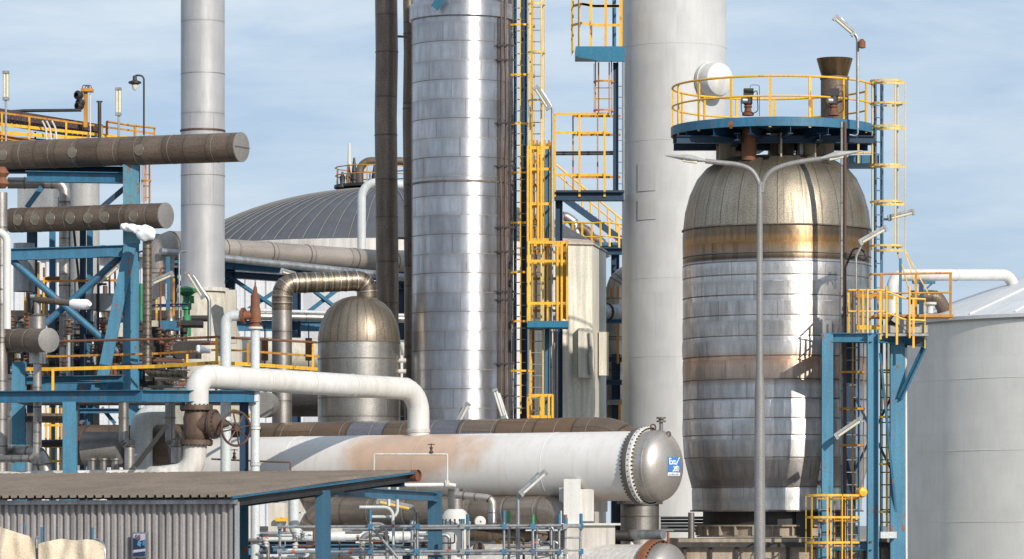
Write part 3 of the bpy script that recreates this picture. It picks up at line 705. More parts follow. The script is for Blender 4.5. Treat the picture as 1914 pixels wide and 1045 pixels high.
# legs plates under platform
M['tanplate']=mat('tan_steel_plate',(.50,.42,.32),(.40,.33,.24),rough=.6,rust=.2)
for k in range(10):
    a=2*PI*k/10+.35; d=V3(math.cos(a),math.sin(a),0); o=V3(c.x-.05,Y,0)
    MB().beam(o+d*1.28+V3(0,0,zz(308)),o+d*1.28+V3(0,0,zd-.15),.42,.04,(-d.y,d.x,0)).build('support_plate','tanplate',t)
def vpipe(name,label,x,y0,y1,Y,rp,m,**k): return pipe(name,label,[P(x,y1,Y),P(x,y0,Y)],W(rp,Y),m,**k)
vpipe('nozzle','pinkish-brown pipe nozzle under the blue round platform',1400,240,300,91.7,14,'rust')
vpipe('nozzle','dark nozzle neck in the middle under the blue round platform',1462,245,290,93,22,'brown')
vpipe('nozzle','grey slim nozzle under the blue round platform, right of the middle',1497,245,290,92,6,'steelpipe')
# flared chimney
cc=P(1560,228,92.6)
t = thing('flared_chimney','rusty metal chimney with flared mouth on the round blue platform','chimney',cc)
s_=W(1,92.6)
MB().lathe([(26*s_,0),(26*s_,78*s_),(27.5*s_,80*s_),(27.5*s_,84*s_)],cc,36).build('stub','brown',t)
M['bronze']=mat('heat_stained_bronze',(.30,.20,.10),(.16,.10,.06),metal=.8,rough=.35,streak=.4)
MB().lathe([(24*s_,84*s_),(26*s_,90*s_),(34*s_,118*s_),(33*s_,118*s_),(24*s_,90*s_)],cc,36).build('flared_mouth','bronze',t)
# valve actuators
for k,(x,Yv) in enumerate(((1398,91.2),(1558,90.9))):
    p=P(x,216,Yv); s_=W(1,Yv)
    t=thing('motor_valve',['dark motor valve with cable loops left of centre on the round blue platform','dark motor valve standing in front of the flared chimney'][k],'valve',p)
    MB().lathe([(11*s_,0),(11*s_,5*s_),(7*s_,7*s_),(6*s_,14*s_),(8*s_,16*s_),(5*s_,22*s_)],p,18).build('valve_body','rust',t)
    MB().lathe([(7*s_,0),(8.5*s_,2*s_),(8.5*s_,16*s_),(6*s_,18*s_)],p+V3(0,0,20*s_),18).build('gearbox','dark',t)
    MB().box(p+V3(1*s_,0,43*s_),(18*s_,18*s_,14*s_)).build('motor_head','black',t)
    MB().lathe([(.01,-4*s_),(6*s_,-4*s_),(6*s_,5*s_),(.01,5*s_)],p+V3(-8*s_,-.1,27*s_),14,(1,.3,0)).build('handwheel_motor','galv',t)
    MB().tube(bend([p+V3(8*s_,0,40*s_),p+V3(17*s_,0,50*s_),p+V3(19*s_,0,8*s_),p+V3(9*s_,0,4*s_)],.1),.012,6).build('cable','black',t)
    MB().tube(bend([p+V3(-7*s_,0,36*s_),p+V3(-13*s_,0,30*s_),p+V3(-12*s_,0,6*s_),p+V3(-3*s_,0,2*s_)],.1),.012,6).build('cable','black',t)
    MB().tube(bend([p+V3(4*s_,0,46*s_),p+V3(5*s_,.1,58*s_),p+V3(22*s_,.1,58*s_),p+V3(22*s_,.1,0)],.05),.008,6).build('bracket_wire','dark',t)
# lamp on the platform
lampfix('pole_lamp','twin tube lamp high on a bent pole above the round blue platform',[P(1603,240,90.8),P(1603,70,90.8),P(1572,34,90.8)],.04,(P(1578,48,90.7),P(1597,64,90.7)-P(1560,32,90.7)),W(48,91))
tag(MB().lathe([(.01,0),(.09,.02),(.09,.16),(.05,.22),(.01,.24)],P(1611,91,90.7),14).build('beacon','rust'),'small red-brown beacon attached to the high lamp pole','beacon')
pipe('lamp_cable','thin grey conduit curving under the right edge of the round platform',[P(1603,238,90.7),P(1604,255,90.7),P(1588,252,90.7)],.02,'galv',.1)
# right side caged ladder to the platform
Yl=92.5
ladder('caged_ladder','tall pale yellow caged ladder at the right of the bronze-domed vessel',hx(1642,Yl),Yl,Zy(640,Yl),Zy(152,Yl),W(14,Yl),-PI/2+.5,'blue','galv',(Zy(470,Yl),Zy(152,Yl)),[Zy(y,Yl) for y in (155,197,240,312,380,462)],3,'paleyel',W(30,Yl),sw=.06,strm='paleyel')
t=thing('cage_tower','open pale yellow safety hoops and straps right of the tall caged ladder','ladder cage',P(1668,475,Yl))
for x,w_ in ((1650,5),(1678,6),(1692,3)):
    MB().beam(P(x,475,Yl-.4),P(x,152,Yl-.4),.03,W(w_,Yl),(0,1,0)).build('strap','paleyel' if x>1660 else 'blue',t)
for y in (155,192,240,312,382,468):
    pts=[P(1636,y,Yl)]+[P(1664+29*math.cos(a),y,Yl-.25+.42*math.sin(a)) for a in [PI+PI*k/12 for k in range(13)]]+[P(1693,y,Yl)]
    b=MB(); [b.beam(p,q,.012,.055) for p,q in zip(pts,pts[1:])]; b.build('hoop','paleyel',t)
for (x0,x1,w_) in ((1678,1703,7),(1692,1718,3),(1694,1737,3)):
    MB().beam(P(x0,472,Yl-.4),P(x1,552,Yl-.6),.03,W(w_,Yl),(0,1,0)).build('flared_strap','paleyel',t)
lampfix('pole_lamp','horizontal tube lamp fixed to the tall caged ladder, level with the dome foot',[P(1650,410,Yl-.3),P(1664,410,Yl-.3)],.03,(P(1685,402,Yl-.4),P(1710,396,Yl-.4)-P(1662,408,Yl-.4)),W(48,Yl))
lampfix('pole_lamp','slanted tube lamp on a bent pole before the rust band of the big vessel',[P(1600,640,89.4),P(1600,480,89.4),P(1612,455,89.4)],.03,(P(1632,440,89.3),P(1657,427,89.3)-P(1607,455,89.3)),W(56,89))
# side platform y 260-315
t=thing('side_platform','small blue side platform with yellow rail under the right edge of the round platform','platform',P(1610,300,93.2))
MB().box(P(1610,303,93.2),(W(56,93),1.5,W(15,93))).build('deck','blue',t)
rail(t,[P(1582,296,92.6),P(1600,296,92.4),P(1636,296,92.4),P(1638,296,93.4)],.52,.35,'paleyel',.022,(.25,))
# tall brown riser pipes in front of vessel
for k,(x,w_,mm) in enumerate(((1573,2.2,'steelpipe'),(1579,3.4,'brownpaint'))):
    pipe('riser_pipe',['thin steel riser, left of a pair, in front of the bronze-domed vessel','thin brown riser, right of a pair, in front of the bronze-domed vessel'][k],[(hx(x,89.8),89.8,0),P(x,228,89.8)],W(w_,89.8),mm,n=10)
pipe('black_hose','black looped hose behind the slanted lamp on the big vessel',[P(1580,500,90.3),P(1596,462,90.1),P(1615,468,90),P(1622,492,90),P(1600,478,90.1),P(1584,486,90.2)],.025,'black',.2)
# ================================================================ BLUE LADDER TOWER (right)
def Pf(x,y): return P(x,y,89.1)
t = thing('blue_tower','blue steel tower of four H posts with a platform in front of the big vessel','steel frame',(hx(1612,89.8),89.8,0))
posts=[(1546,21,89.1),(1631,25,88.7),(1677,27,89.7),(1587,23,90.8)]
for x,w_,Yp in posts:
    mm='blue' if x!=1587 else 'bluedark'
    MB().hbeam((hx(x,Yp),Yp,0),(hx(x,Yp),Yp,Zy(624,Yp)),W(w_,Yp),.26,(1,0,0) if x==1631 else (0,1,0)).build('post','bluelight' if x!=1587 else mm,t)
def Q(i,y): x,w_,Yp=posts[i]; return V3(hx(x,Yp),Yp,Zy(y,Yp))
MB().hbeam(Q(0,631),Q(1,631),.2,W(17,89)).build('top_beam','bluelight',t)
MB().hbeam(Q(1,631),Q(2,634),.2,W(17,89)).build('top_beam','bluelight',t)
MB().hbeam(Q(0,631),Q(3,634),.2,W(15,89)).build('top_beam','blue',t)
MB().hbeam(Q(3,634),Q(2,634),.2,W(15,89)).build('top_beam','blue',t)
MB().beam(Q(1,660)+V3(.2,0.2,0),Q(2,985),.05,.12,(0,-1,0)).build('brace','blue',t)
MB().beam(Q(3,720),Q(2,900),.05,.1,(0,-1,0)).build('brace','bluedark',t)
MB().beam(Q(2,720),Q(3,900),.05,.1,(0,-1,0)).build('brace','bluedark',t)
MB().box((hx(1660,89.5),89.7,Zy(628,89.5)),(W(140,89.5),1.6,.06)).build('deck','galv',t)
MB().hbeam(Q(2,634)+V3(.1,-.3,0),P(1731,641,89.1),.12,W(16,89.5)).build('cantilever_beam','blue',t)
MB().hbeam(Q(2,634)+V3(.1,.5,0),P(1731,641,90.1),.12,W(16,89.5)).build('cantilever_beam','blue',t)
MB().hbeam(P(1731,641,89.1),P(1731,641,90.1),.12,W(16,89.5)).build('end_beam','blue',t)
MB().hbeam(P(1727,650,89.2),Q(2,745)+V3(.05,-.2,0),.1,.11).build('knee_brace','blue',t)
MB().box(P(1690,616,89.4),(W(84,89.5),.5,W(14,89.5))).build('kick_plate','greypaint',t)
for y in (1020,): MB().hbeam(Q(0,y),Q(1,y),.2,W(17,89)).build('low_beam','blue',t)
MB().box(P(1660,1000,89.4),(W(30,89.5),.3,W(12,89.5))).build('step_plate','palepipe',t)
# guard rail cage on it
Yg=88.9
t=thing('tower_guardrail','bright yellow guard rail cage on top of the blue steel tower','guard rail',P(1655,640,Yg))
r1=rail(t,[P(1585,625,Yg+.9),P(1587,625,Yg),P(1650,625,Yg-.05),P(1690,640,Yg),P(1729,642,Yg+.05),P(1729,642,Yg+1)],1.05,.42,'yellow',.024,(.52,))
for x,w_,mm in ((1605,4,'orange'),(1622,4,'paleyel'),(1657,10,'yellow'),(1700,9,'yellow')):
    y0=540 if w_<9 else 535
    MB().beam(P(x,632,Yg-.04),P(x,y0,Yg-.04),.04,W(w_,Yg),(0,1,0)).build('upright',mm,t)
MB().beam(P(1600,552,Yg+.4),P(1670,556,Yg+.4),.03,.1).build('gate_bar','orange',t)
MB().beam(P(1600,612,Yg+.4),P(1670,612,Yg+.4),.03,.1).build('gate_bar','yellow',t)
for x in (1592,1612,1641): MB().beam(P(x,545,Yg+.8),P(x,628,Yg+.8),.03,.08,(0,1,0)).build('back_upright','orange' if x!=1592 else 'blue',t)
Yg=90.2
t=thing('rear_guardrail','orange-yellow guard rail behind the blue tower, over the roof of the grey tank','guard rail',P(1700,590,Yg))
MB().box(P(1705,592,Yg+.4),(W(148,Yg),.9,W(5,Yg))).build('deck','orange',t)
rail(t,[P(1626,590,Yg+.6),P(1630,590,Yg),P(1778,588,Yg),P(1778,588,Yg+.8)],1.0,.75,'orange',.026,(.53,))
MB().hbeam((hx(1690,Yg),Yg+.3,0),P(1690,592,Yg+.3),.14,.14,(1,0,0)).build('leg','bluedark',t)
# ladders in tower
ladder('caged_ladder','blue ladder with yellow half hoops inside the blue tower, left bay',hx(1590,90.1),90.1,0,Zy(560,90.1),W(30,90.1),-PI/2,'blue','galv',(Zy(925,90),Zy(545,90)),[Zy(y,90.1) for y in (697,765,833)],3,'orange',W(24,90.1),sw=.06)
ladder('caged_ladder','dark blue ladder with short yellow hoops in the right bay of the blue tower',hx(1655,90.1),90.1,0,Zy(640,90.1),W(18,90.1),-PI/2,'dark','dark',(Zy(985,90),Zy(640,90)),[Zy(y,90.1) for y in (693,780,868,957)],3,'yellow',W(12,90.1),sw=.03)
ladder('caged_ladder','low yellow caged ladder at the foot of the blue tower',hx(1541,88.4),88.4,0,Zy(908,88.4),W(20,88.4),-PI/2,'blue','galv',(0.3,Zy(925,88.4)),[Zy(y,88.4) for y in (926,967,1014,1060)],5,'yellow',W(38,88.4),sw=.06)
t=thing('ladder_guard','low yellow ladder guard with pale straps right of the low blue ladder','ladder cage',P(1570,1045,87.9))
for y in (926,967,1014):
    pts=[P(1568+38*math.cos(a),y,88.1+.4*math.sin(a)) for a in [PI+PI*k/10 for k in range(11)]]; b=MB(); [b.beam(p,q,.015,W(4,87.5)) for p,q in zip(pts,pts[1:])]; b.build('hoop','yellow',t)
    pts=[P(1568+38*math.cos(a),y+6,88.1+.4*math.sin(a)) for a in [PI*k/10 for k in range(11)]]; b=MB(); [b.beam(p,q,.015,W(3,87.5)) for p,q in zip(pts,pts[1:])]; b.build('back_hoop','orange',t)
for x,mm in ((1553,'yellow'),(1574,'paleyel'),(1592,'yellow')): MB().beam(P(x,1110,87.75),P(x,926,87.75),.03,W(4.5,87.5),(0,1,0)).build('strap',mm,t)
for x in (1560,1584): MB().beam(P(x,1050,88.5),P(x,930,88.5),.02,W(2.5,87.5),(0,1,0)).build('strap','orange',t)
tag(MB().lathe([(.01,-.12),(.11,-.1),(.13,0),(.1,.1),(.01,.13)],P(1611,920,88.5),16,(.3,-1,0)).build('alarm_horn','yellow'),'small yellow alarm horn at the foot of the blue tower','alarm')
lampfix('pole_lamp','slanted tube lamp on the left leg of the blue tower in front of the vessel',[P(1560,822,88.7),P(1566,818,88.7)],.03,(P(1586,800,88.6),P(1610,783,88.6)-P(1563,815,88.6)),W(58,88.5))
t=thing('flood_light','boxy grey floodlight lying behind the yellow cage of the blue tower','lamp',P(1685,612,89.2))
MB().box(P(1684,602,89.3),(.45,.35,.22),Matrix.Rotation(.6,3,'Y')).build('housing','greypaint',t)
MB().box(P(1674,606,89.4),(.4,.3,.25),Matrix.Rotation(.6,3,'Y')).build('back_box','dark',t)
pipe('white_conduit','thin white vertical conduit on the right edge of the blue tower',[(hx(1693,89.8),89.6,0),P(1693,650,89.6)],.03,'white')
# blue uprights behind
for x,y0 in ((1683,483),(1648,486)): tag(MB().beam((hx(x,91),91,0),P(x,y0,91),.06,.08,(0,1,0)).build('thin_post','blue'),'thin blue upright rising above the yellow cage of the blue tower','post','thin blue uprights')
# ---- right storage tank
Y=112; rc=8.2; c=V3(hx(1662,Y)+rc,Y,0)
t = thing('storage_tank','wide flat-sided pale grey tank with low white cone roof at the right edge','tank',c)
zt=Zy(583,104)
MB().lathe([(rc,0),(rc,zt)],c,120).build('tank_wall','tankwall',t)
MB().lathe([(rc+.06,zt-.05),(rc+.10,zt-.05),(rc+.10,zt+.05),(0.02,zt+3.0)],c,120).build('cone_roof','tankroof',t)
MB().lathe([(rc,zt-.1),(rc+.05,zt-.1),(rc+.05,zt-.02),(rc,zt-.02)],c,120).build('rim_angle','greypaint',t)
for y in (700,838,975): ringband(t,c+V3(0,0,Zy(y,104)),(0,0,1),rc,.012,'tankwall','weld_seam',120,.008)
for k in range(10):
    a=-PI/2-.9+k*.2; MB().tube([c+V3(math.cos(a)*rc,math.sin(a)*rc,zt+.1),c+V3(math.cos(a)*.5,math.sin(a)*.5,zt+2.9)],.03,5).build('roof_seam','white',t)
pipe('white_pipe','thick white pipe arching over the roof of the right tank',[V3(hx(1668,107),107,0),P(1668,514,107),P(1893,514,110),P(1897,572,110)],W(11,108),'white',.42,seams=3.5,seamm='white',n=20)
t=thing('pipe_support','blue T-shaped support under the white arching pipe','support',P(1722,560,107.2))
MB().beam(P(1705,528,107.6),P(1748,528,107.6),.1,.08).build('cross_arm','blue',t); MB().beam(P(1722,528,107.6),P(1722,600,107.6),.12,.15,(0,1,0)).build('stem','bluedark',t); MB().beam(P(1726,545,107.6),P(1742,530,107.6),.05,.05).build('strut','blue',t)
pipe('brown_pipe','short brown insulated pipe with a blunt end behind the orange guard rail',[P(1702,556,108.6),P(1752,555,108.6),P(1772,592,109),P(1774,620,109.2)],W(13,109),'brown',.3,seams=.5,n=20)
tag(MB().lathe([(.09,0),(.09,.2),(.18,.24),(.18,.3),(.01,.3)],P(1738,586,100.5),16).build('roof_vent','white'),'small white mushroom vent on the edge of the right tank roof','vent')
# ---- twin arm street lamp
Yl=70
t = thing('street_lamp','tall grey double-armed street lamp in front of the bronze-domed vessel','street lamp',(hx(1420,Yl),Yl,0))
M['lamppole']=mat('grey_lamp_pole',(.27,.26,.255),(.22,.21,.205),metal=.2,rough=.5,streak=.1)
x0=hx(1420,Yl)
def zl(y): return Zy(y,Yl)
MB().tube([(x0,Yl,0),(x0,Yl,zl(735)),(x0,Yl,zl(722)),(x0,Yl,zl(700)),(x0,Yl,zl(352)),(x0+.02,Yl,zl(340))],.1,20,rads=[.115,.095,.09,.066,.052,.05]).build('pole','lamppole',t)
for s_,pts,hd in ((-1,[(1423,360),(1417,338),(1404,318),(1380,308),(1345,304),(1318,301)],((1318,301),(1243,291))),(1,[(1424,360),(1428,338),(1442,320),(1470,308),(1510,300),(1535,297)],((1533,297),(1612,282)))):
    pp=[P(x,y,Yl) for x,y in pts]
    # smooth
    sm=[]
    for i in range(len(pp)-1):
        for k in range(4):
            tt=k/4; p0=pp[max(0,i-1)];p1=pp[i];p2=pp[i+1];p3=pp[min(len(pp)-1,i+2)]
            sm.append(.5*((2*p1)+(p2-p0)*tt+(2*p0-5*p1+4*p2-p3)*tt*tt+(3*p1-3*p2+p3-p0)*tt**3))
    sm.append(pp[-1])
    MB().tube(sm,W(4.6,Yl),14).build('arm','lamppole',t)
    a=P(*hd[0],Yl); b_=P(*hd[1],Yl); d=(b_-a)
    prf=[(0,.035),(.08,.045),(.3,.085),(.45,.09),(.62,.06),(.85,.03),(1,.012)]
    rows=[];us=[];vs=[]
    for tt,rr_ in prf:
        cen=a+d*tt; rows.append([cen+V3(0,math.cos(q)*rr_*1.5,math.sin(q)*rr_*(.9 if math.sin(q)>0 else .6)) for q in [2*PI*k/16 for k in range(16)]]); us.append([k*.05 for k in range(17)]); vs.append(tt)
    b=MB(); b.grid(rows,True,us,vs); hd_=b.build('lamp_head','greypaint',t)
    MB().box(a+d*.38-V3(0,0,.05),(.26,.16,.03),Matrix.Rotation(-math.atan2(d.z,d.x),3,'Y')).build('lamp_glass','lens',hd_)
# ================================================================ WHITE HEAT EXCHANGER
B0=P(1200,871,88); A0=V3(hx(385,95),95,B0.z); ax=(B0-A0).normalized(); R=.82
t = thing('heat_exchanger','big white horizontal heat exchanger with bolted flange, steel end head and brown stain','heat exchanger',(B0.x-1.6,B0.y+1.2,0))
m,nt,b=newmat('white_shell_paint'); g_=G(nt); tc=g_.n('ShaderNodeTexCoord'); co=tc.outputs['Object']
def patch(cen,rad,soft,nsz=1.2,na=.6,stretch=(1,1,1)):
    cc=g_.n('ShaderNodeVectorMath',operation='SUBTRACT'); g_.lk(co,cc.inputs[0]); cc.inputs[1].default_value=cen
    s2=g_.scale(cc.outputs[0],stretch); ln=g_.n('ShaderNodeVectorMath',operation='LENGTH'); g_.lk(s2,ln.inputs[0])
    dd=g_.math('ADD',ln.outputs['Value'],g_.math('MULTIPLY',g_.math('SUBTRACT',g_.noise(co,nsz,6),.5),na))
    return g_.mapr(dd,rad,rad-soft)
org=LOC[t]
pc_=P(748,842,90.6)-org
f1=patch(tuple(pc_),2.15,.8,.9,2.4,(.9,.9,2.2))
base=g_.mix(g_.mapr(g_.noise(co,.7,5),.35,.65),(.73,.71,.685),(.65,.62,.59))
st=g_.noise(g_.scale(co,(7,7,.6)),1.0,4)
base=g_.mix(g_.mapr(st,.5,.75,0,.35),base,(.55,.46,.38))
sp_=g_.n('ShaderNodeSeparateXYZ'); g_.lk(co,sp_.inputs[0])
low=g_.mapr(g_.math('ADD',sp_.outputs[2],g_.math('MULTIPLY',g_.noise(co,2.5,5),.35)),B0.z-.52,B0.z-.35,.55,0)
base=g_.mix(low,base,(.42,.29,.21))
stn=g_.mix(g_.mapr(g_.noise(co,3.0,6),.35,.65),(.56,.37,.25),(.47,.33,.24))
col=g_.mix(g_.math('MULTIPLY',f1,.88),base,stn)
g_.lk(col,b.inputs['Base Color']); b.inputs['Roughness'].default_value=.42; g_.bump(g_.noise(co,3,4),.15,.02,b)
M['shell']=m
Lx=(B0-A0).length
MB().lathe([(.01,-.02),(R,0),(R,Lx-.02)],A0,96,ax).build('shell','shell',t)
for s_ in (3.0,6.9,10.55): ringband(t,A0+ax*s_,ax,R,.016,m,'weld_seam',90,.006)
fc=B0+ax*.10
fl=MB().lathe([(R-.02,-.14),(.90,-.14),(.915,-.11),(.915,0),(R-.02,0)],fc,80,ax).build('shell_flange','seam',t)
fl2=MB().lathe([(.01,.0),(.925,.005),(.925,.11),(.90,.12),(.82,.12)],fc,80,ax).build('head_flange','white',t)
N=V3(0,0,1); Bv=ax.cross(N).normalized()
q=fc+N*.88; b_=MB().tube([q-ax*.18,q+ax*.165],.019,8).build('bolt','dark',fl2)
for k in range(1,56):
    a=2*PI*k/56; b_2=b_.copy(); COL.objects.link(b_2); b_2.parent=fl2
    o_=(N*math.cos(a)+Bv*math.sin(a))*.88-N*.88; b_2.location=o_
    # rim bolts seen from the side
for k in range(44):
    a=2*PI*k/44; d=(N*math.cos(a)+Bv*math.sin(a)); q=fc+d*.925+ax*.055
    MB().tube([q-d*.005,q+d*.012],.016,8).build('rim_hole','black',fl2)
hs=.38
MB().lathe([(.83,.1),(.83,hs-.03),(.845,hs-.03),(.845,hs),(.83,hs)]+[(.83*math.cos(a),hs+.42*math.sin(a)) for a in [PI/2*k/18 for k in range(1,18)]]+[(.004,hs+.42)],fc,96,ax).build('end_head','head',t)
for dx,h_ in ((.12,.28),):
    q=fc+ax*.42+N*.80; MB().tube([q,q+N*.30],.045,12).build('vent_stub','steelpipe',t)
    MB().lathe([(.01,.22),(.11,.22),(.11,.26),(.06,.26),(.06,.30),(.11,.30),(.11,.34),(.01,.34)],q,18).build('vent_flange','seam',t)
MB().lathe([(.06,-.012),(.085,-.012),(.085,.012),(.06,.012),(.06,-.012)],fc+ax*.2+N*.90,16,Bv).build('lifting_eye','rust',t)
MB().lathe([(.03,-.012),(.07,-.012),(.07,.012),(.03,.012),(.03,-.012)],fc+ax*.62+N*.74,16,Bv).build('lifting_eye','steelpipe',t)
# blue company sign on the head
def headpt(u,w,off=0.0):
    """u sideways, w up on the dome of the head"""
    rr_=math.hypot(u,w); a=math.acos(min(1,rr_/.83)); return fc+ax*(hs+.42*math.sin(a)+off)+Bv*u+N*w
U=-Bv if Bv.x<0 else Bv
sgn=1 if Bv.x>0 else -1
def hp(u,w,off): return headpt(u*sgn,w,off)
def hpatch(u0,u1,w0,w1,off,m,name,parent=None,n=8):
    rows=[[hp(u0+(u1-u0)*i/n,w0+(w1-w0)*j/n,off) for i in range(n+1)] for j in range(n+1)]
    b=MB(); b.grid(rows,False,[[i/n for i in range(n+1)]]*(n+1),[j/n for j in range(n+1)]); return b.build(name,m,parent)
M['signblue']=mat('sign_blue',(.05,.20,.55),(.045,.19,.5),rough=.4,streak=0,speck=.03,bump=0)
M['signwhite']=mat('sign_white',(.8,.8,.8),(.78,.78,.78),rough=.5,streak=0,speck=.03,bump=0)
# sign centre: pixel ~ (1265,870)
s0=0.02; cu=.06
cu=.0
sg=thing('company_sign','blue and white sticker sign on the steel end head of the white exchanger','sign',tuple(hp(cu,-.05,.01)))
hpatch(cu-.28,cu+.28,-.15,.20,.008,'signblue','panel',sg)
hpatch(cu-.28,cu+.28,-.235,-.16,.008,'signwhite','caption_strip',sg)
def textmesh(s,size,m,name,parent,place,bold=0):
    cu_=bpy.data.curves.new(name,'FONT'); cu_.body=s; cu_.size=size; cu_.offset=bold
    o=bpy.data.objects.new(name,cu_); COL.objects.link(o); bpy.context.view_layer.update()
    me=bpy.data.meshes.new_from_object(o); bpy.data.objects.remove(o)
    pts=[place(v.co.x,v.co.y) for v in me.vertices]; b=MB(); b.v=[tuple(p) for p in pts]
    for p in me.polygons: b.face(list(p.vertices))
    return b.build(name,m,parent)
textmesh('Exo',.21,'signwhite','lettering',sg,lambda x,y: hp(cu-.26+x*.9,.03+y,.014),.004)
textmesh('2000',.17,'signwhite','lettering',sg,lambda x,y: hp(cu-.10+x*.84,-.13+y,.014),.004)
MB().tube([hp(cu+.22,.19,.014),hp(cu+.02,.02,.016),hp(cu+.08,.0,.016),hp(cu-.12,-.14,.014)],.010,6).build('swoosh','signwhite',sg)
textmesh('exo 2000 exo 2000',.055,'signblue','small_lettering',sg,lambda x,y: hp(cu-.26+x*.98,-.22+y,.014))
# saddle
sc0=A0+ax*(Lx-1.62)
t = thing('saddle_support','white steel saddle and pedestal under the right end of the white exchanger','support',(sc0.x,sc0.y,0))
Rz=Matrix((ax,Bv,N)).transposed()
MB().box(sc0-N*.62-Bv*sgn*0.0,(.55,1.3,.9),Rz).build('saddle_plate','whitedirty',t)
MB().box(sc0+V3(-.28,-.88,-.83),(.40,.12,1.05)).build('front_plate','white',t)
MB().box(sc0+V3(.05,-.8,-.92),(.36,.1,.75)).build('stepped_plate','whitedirty',t)
MB().box((sc0.x+.15,sc0.y,(sc0.z-1.38)/2),(1.15,1.9,sc0.z-1.38)).build('pedestal','whitedirty',t)
MB().box((sc0.x+.15,sc0.y,sc0.z-1.37),(1.4,2.1,.05)).build('pedestal_cap','white',t)
arcp=[A0+ax*(Lx-1.95)+(N*math.cos(a)+Bv*sgn*math.sin(a)) *(R+.02) for a in [PI*.52+PI*.5*k/14 for k in range(15)]]
MB().tube(arcp,.022,8).build('wear_plate_edge','white',t)
sc1=A0+ax*3.0
t = thing('saddle_support','white steel saddle under the left part of the white exchanger, hidden mostly by the roof','support',(sc1.x,sc1.y,0))
MB().box(sc1-N*.62,(.5,1.3,.9),Rz).build('saddle_plate','whitedirty',t)
MB().box((sc1.x,sc1.y,(sc1.z-1.1)/2),(.9,1.8,sc1.z-1.1)).build('pedestal','whitedirty',t)
# second exchanger below
B1=P(1228,1082,87.3); A1=B1-ax*5
t = thing('heat_exchanger','lower white exchanger with rusty flange peeking in at the bottom edge','heat exchanger',(B1.x,B1.y,0))
MB().lathe([(.01,0),(.8,0.02),(.8,5)],A1,72,ax).build('shell','whitedirty',t)
f1_=MB().lathe([(.78,-.1),(.92,-.1),(.92,.1),(.78,.1)],B1,80,ax).build('flange','rust',t)
for k in range(48):
    a=2*PI*k/48; d=(N*math.cos(a)+Bv*math.sin(a)); MB().tube([B1+d*.87-ax*.14,B1+d*.87+ax*.14],.02,6).build('bolt','dark',f1_)
MB().lathe([(.83,.1),(.83,.25)]+[(.83*math.cos(a),.25+.4*math.sin(a)) for a in [PI/2*k/14 for k in range(1,14)]]+[(.004,.65)],B1,72,ax).build('end_head','head',t)
MB().box((B1.x-1.5,B1.y+1,(B1.z-.75)/2),(.8,1.2,B1.z-.75)).build('support','whitedirty',t)
MB().tube([B1+ax*.3+N*.8,B1+ax*.3+N*1.1],.03,8).build('vent_stub','rust',t)
pipe('capped_pipe','short grey pipe lying above the lower exchanger with small end caps',[P(1180,999,88.2),P(1240,999,87.6)],W(9,88),'galv',flanges=((.02,W(10,88),.05,'seam'),))
tag(MB().tube([P(1181,1012,88.2),P(1181,1050,88.2)],.06,10,rads=[.03,.2]).build('valve_cone','white'),'small white conical valve under the short capped pipe','valve')
# ---- patchwork pipe behind
Z1=Zy(780,92)-W(42,93); rr1=W(42,93)
def P1(x): 
    Yx=92+(1120-x)/720*6.0; return V3(hx(x,Yx),Yx,Z1)
e=P1(1120)
dirr=(P1(1120)-P1(700)).normalized()
pts=[P1(150),P1(1120)+dirr*.9,P1(1120)+dirr*1.5+V3(0,0,0)]
corner=P1(1120)+dirr*1.15
pp=bend([P1(150),corner,V3(corner.x,corner.y,0)],1.08,10)
t=thing('insulated_pipe','patchwork brown and blue-grey insulated pipe lying behind the white heat exchanger','pipe',(corner.x,corner.y,0))
split=[p for p in pp]
MB().tube(pp[:-1]+[pp[-2]+V3(0,0,-.5)],rr1,36).build('cladding','patch',t)
MB().tube([pp[-2]+V3(0,0,-.45),pp[-1]],rr1*.84,36).build('vertical_leg','steelpipe',t)
s_=.5; L=plen(pp)
while s_<L-5: c_,d_=along(pp,s_); ringband(t,c_,d_,rr1,.016,'seamlt','seam_band',32,.008); s_+=.9
for s_ in (L-5.9,L-5.65,L-5.4,L-5.15): c_,d_=along(pp,s_); ringband(t,c_,d_,rr1,.014,'seamlt','seam_band',32,.008)
c_=V3(corner.x,corner.y,Zy(965,91)); ringband(t,c_,(0,0,1),rr1*.84,.03,'seam')
M['brown2']=clad('grey_brown_insulation',[(.34,.29,.24)],row=.95,seg=9,metal=.6,rough=.45,var=.2,streak=.3,seam=.4,wob=.25,speck=.2)
# ---- lower pipe
Z2=Zy(957,91); r2=W(28,92)
def P2(x): Yx=88.7+(1040-x)/720*6.0; return V3(hx(x,Yx),Yx,Z2)
pipe('insulated_pipe','brown-grey insulated pipe running under the white exchanger',[P2(575)-V3(0,0,4),P2(590),P2(1062),P2(1075)-V3(0,0,4)],r2,'brown2',.55,seams=.95,seamm='seamlt',n=28)
pipe('insulated_pipe','thinner dark pipe below the brown-grey pipe behind the scaffold',[P(870,1000,90),P(1060,1000,89),P(1062,1100,89)],W(11,90),'brown',.3,seams=.5,n=16)
# small bronze pipe with silver elbow
pipe('drain_pipe','thin bronze pipe with silver elbow left of the bent lamp under the white exchanger',[P(852,925,87.6),P(921,932,87.3),P(921,978,87.3)],W(7,87.5),'head',.16,seams=.35,n=14)
tag(MB().lathe([(W(6,87),0),(W(8,87),.02),(W(8,87),.32),(W(6,87),.36)],P(921,978,87.3),16).build('pipe_collar','alu'),'bright silver collar on the thin bronze drain pipe','collar')
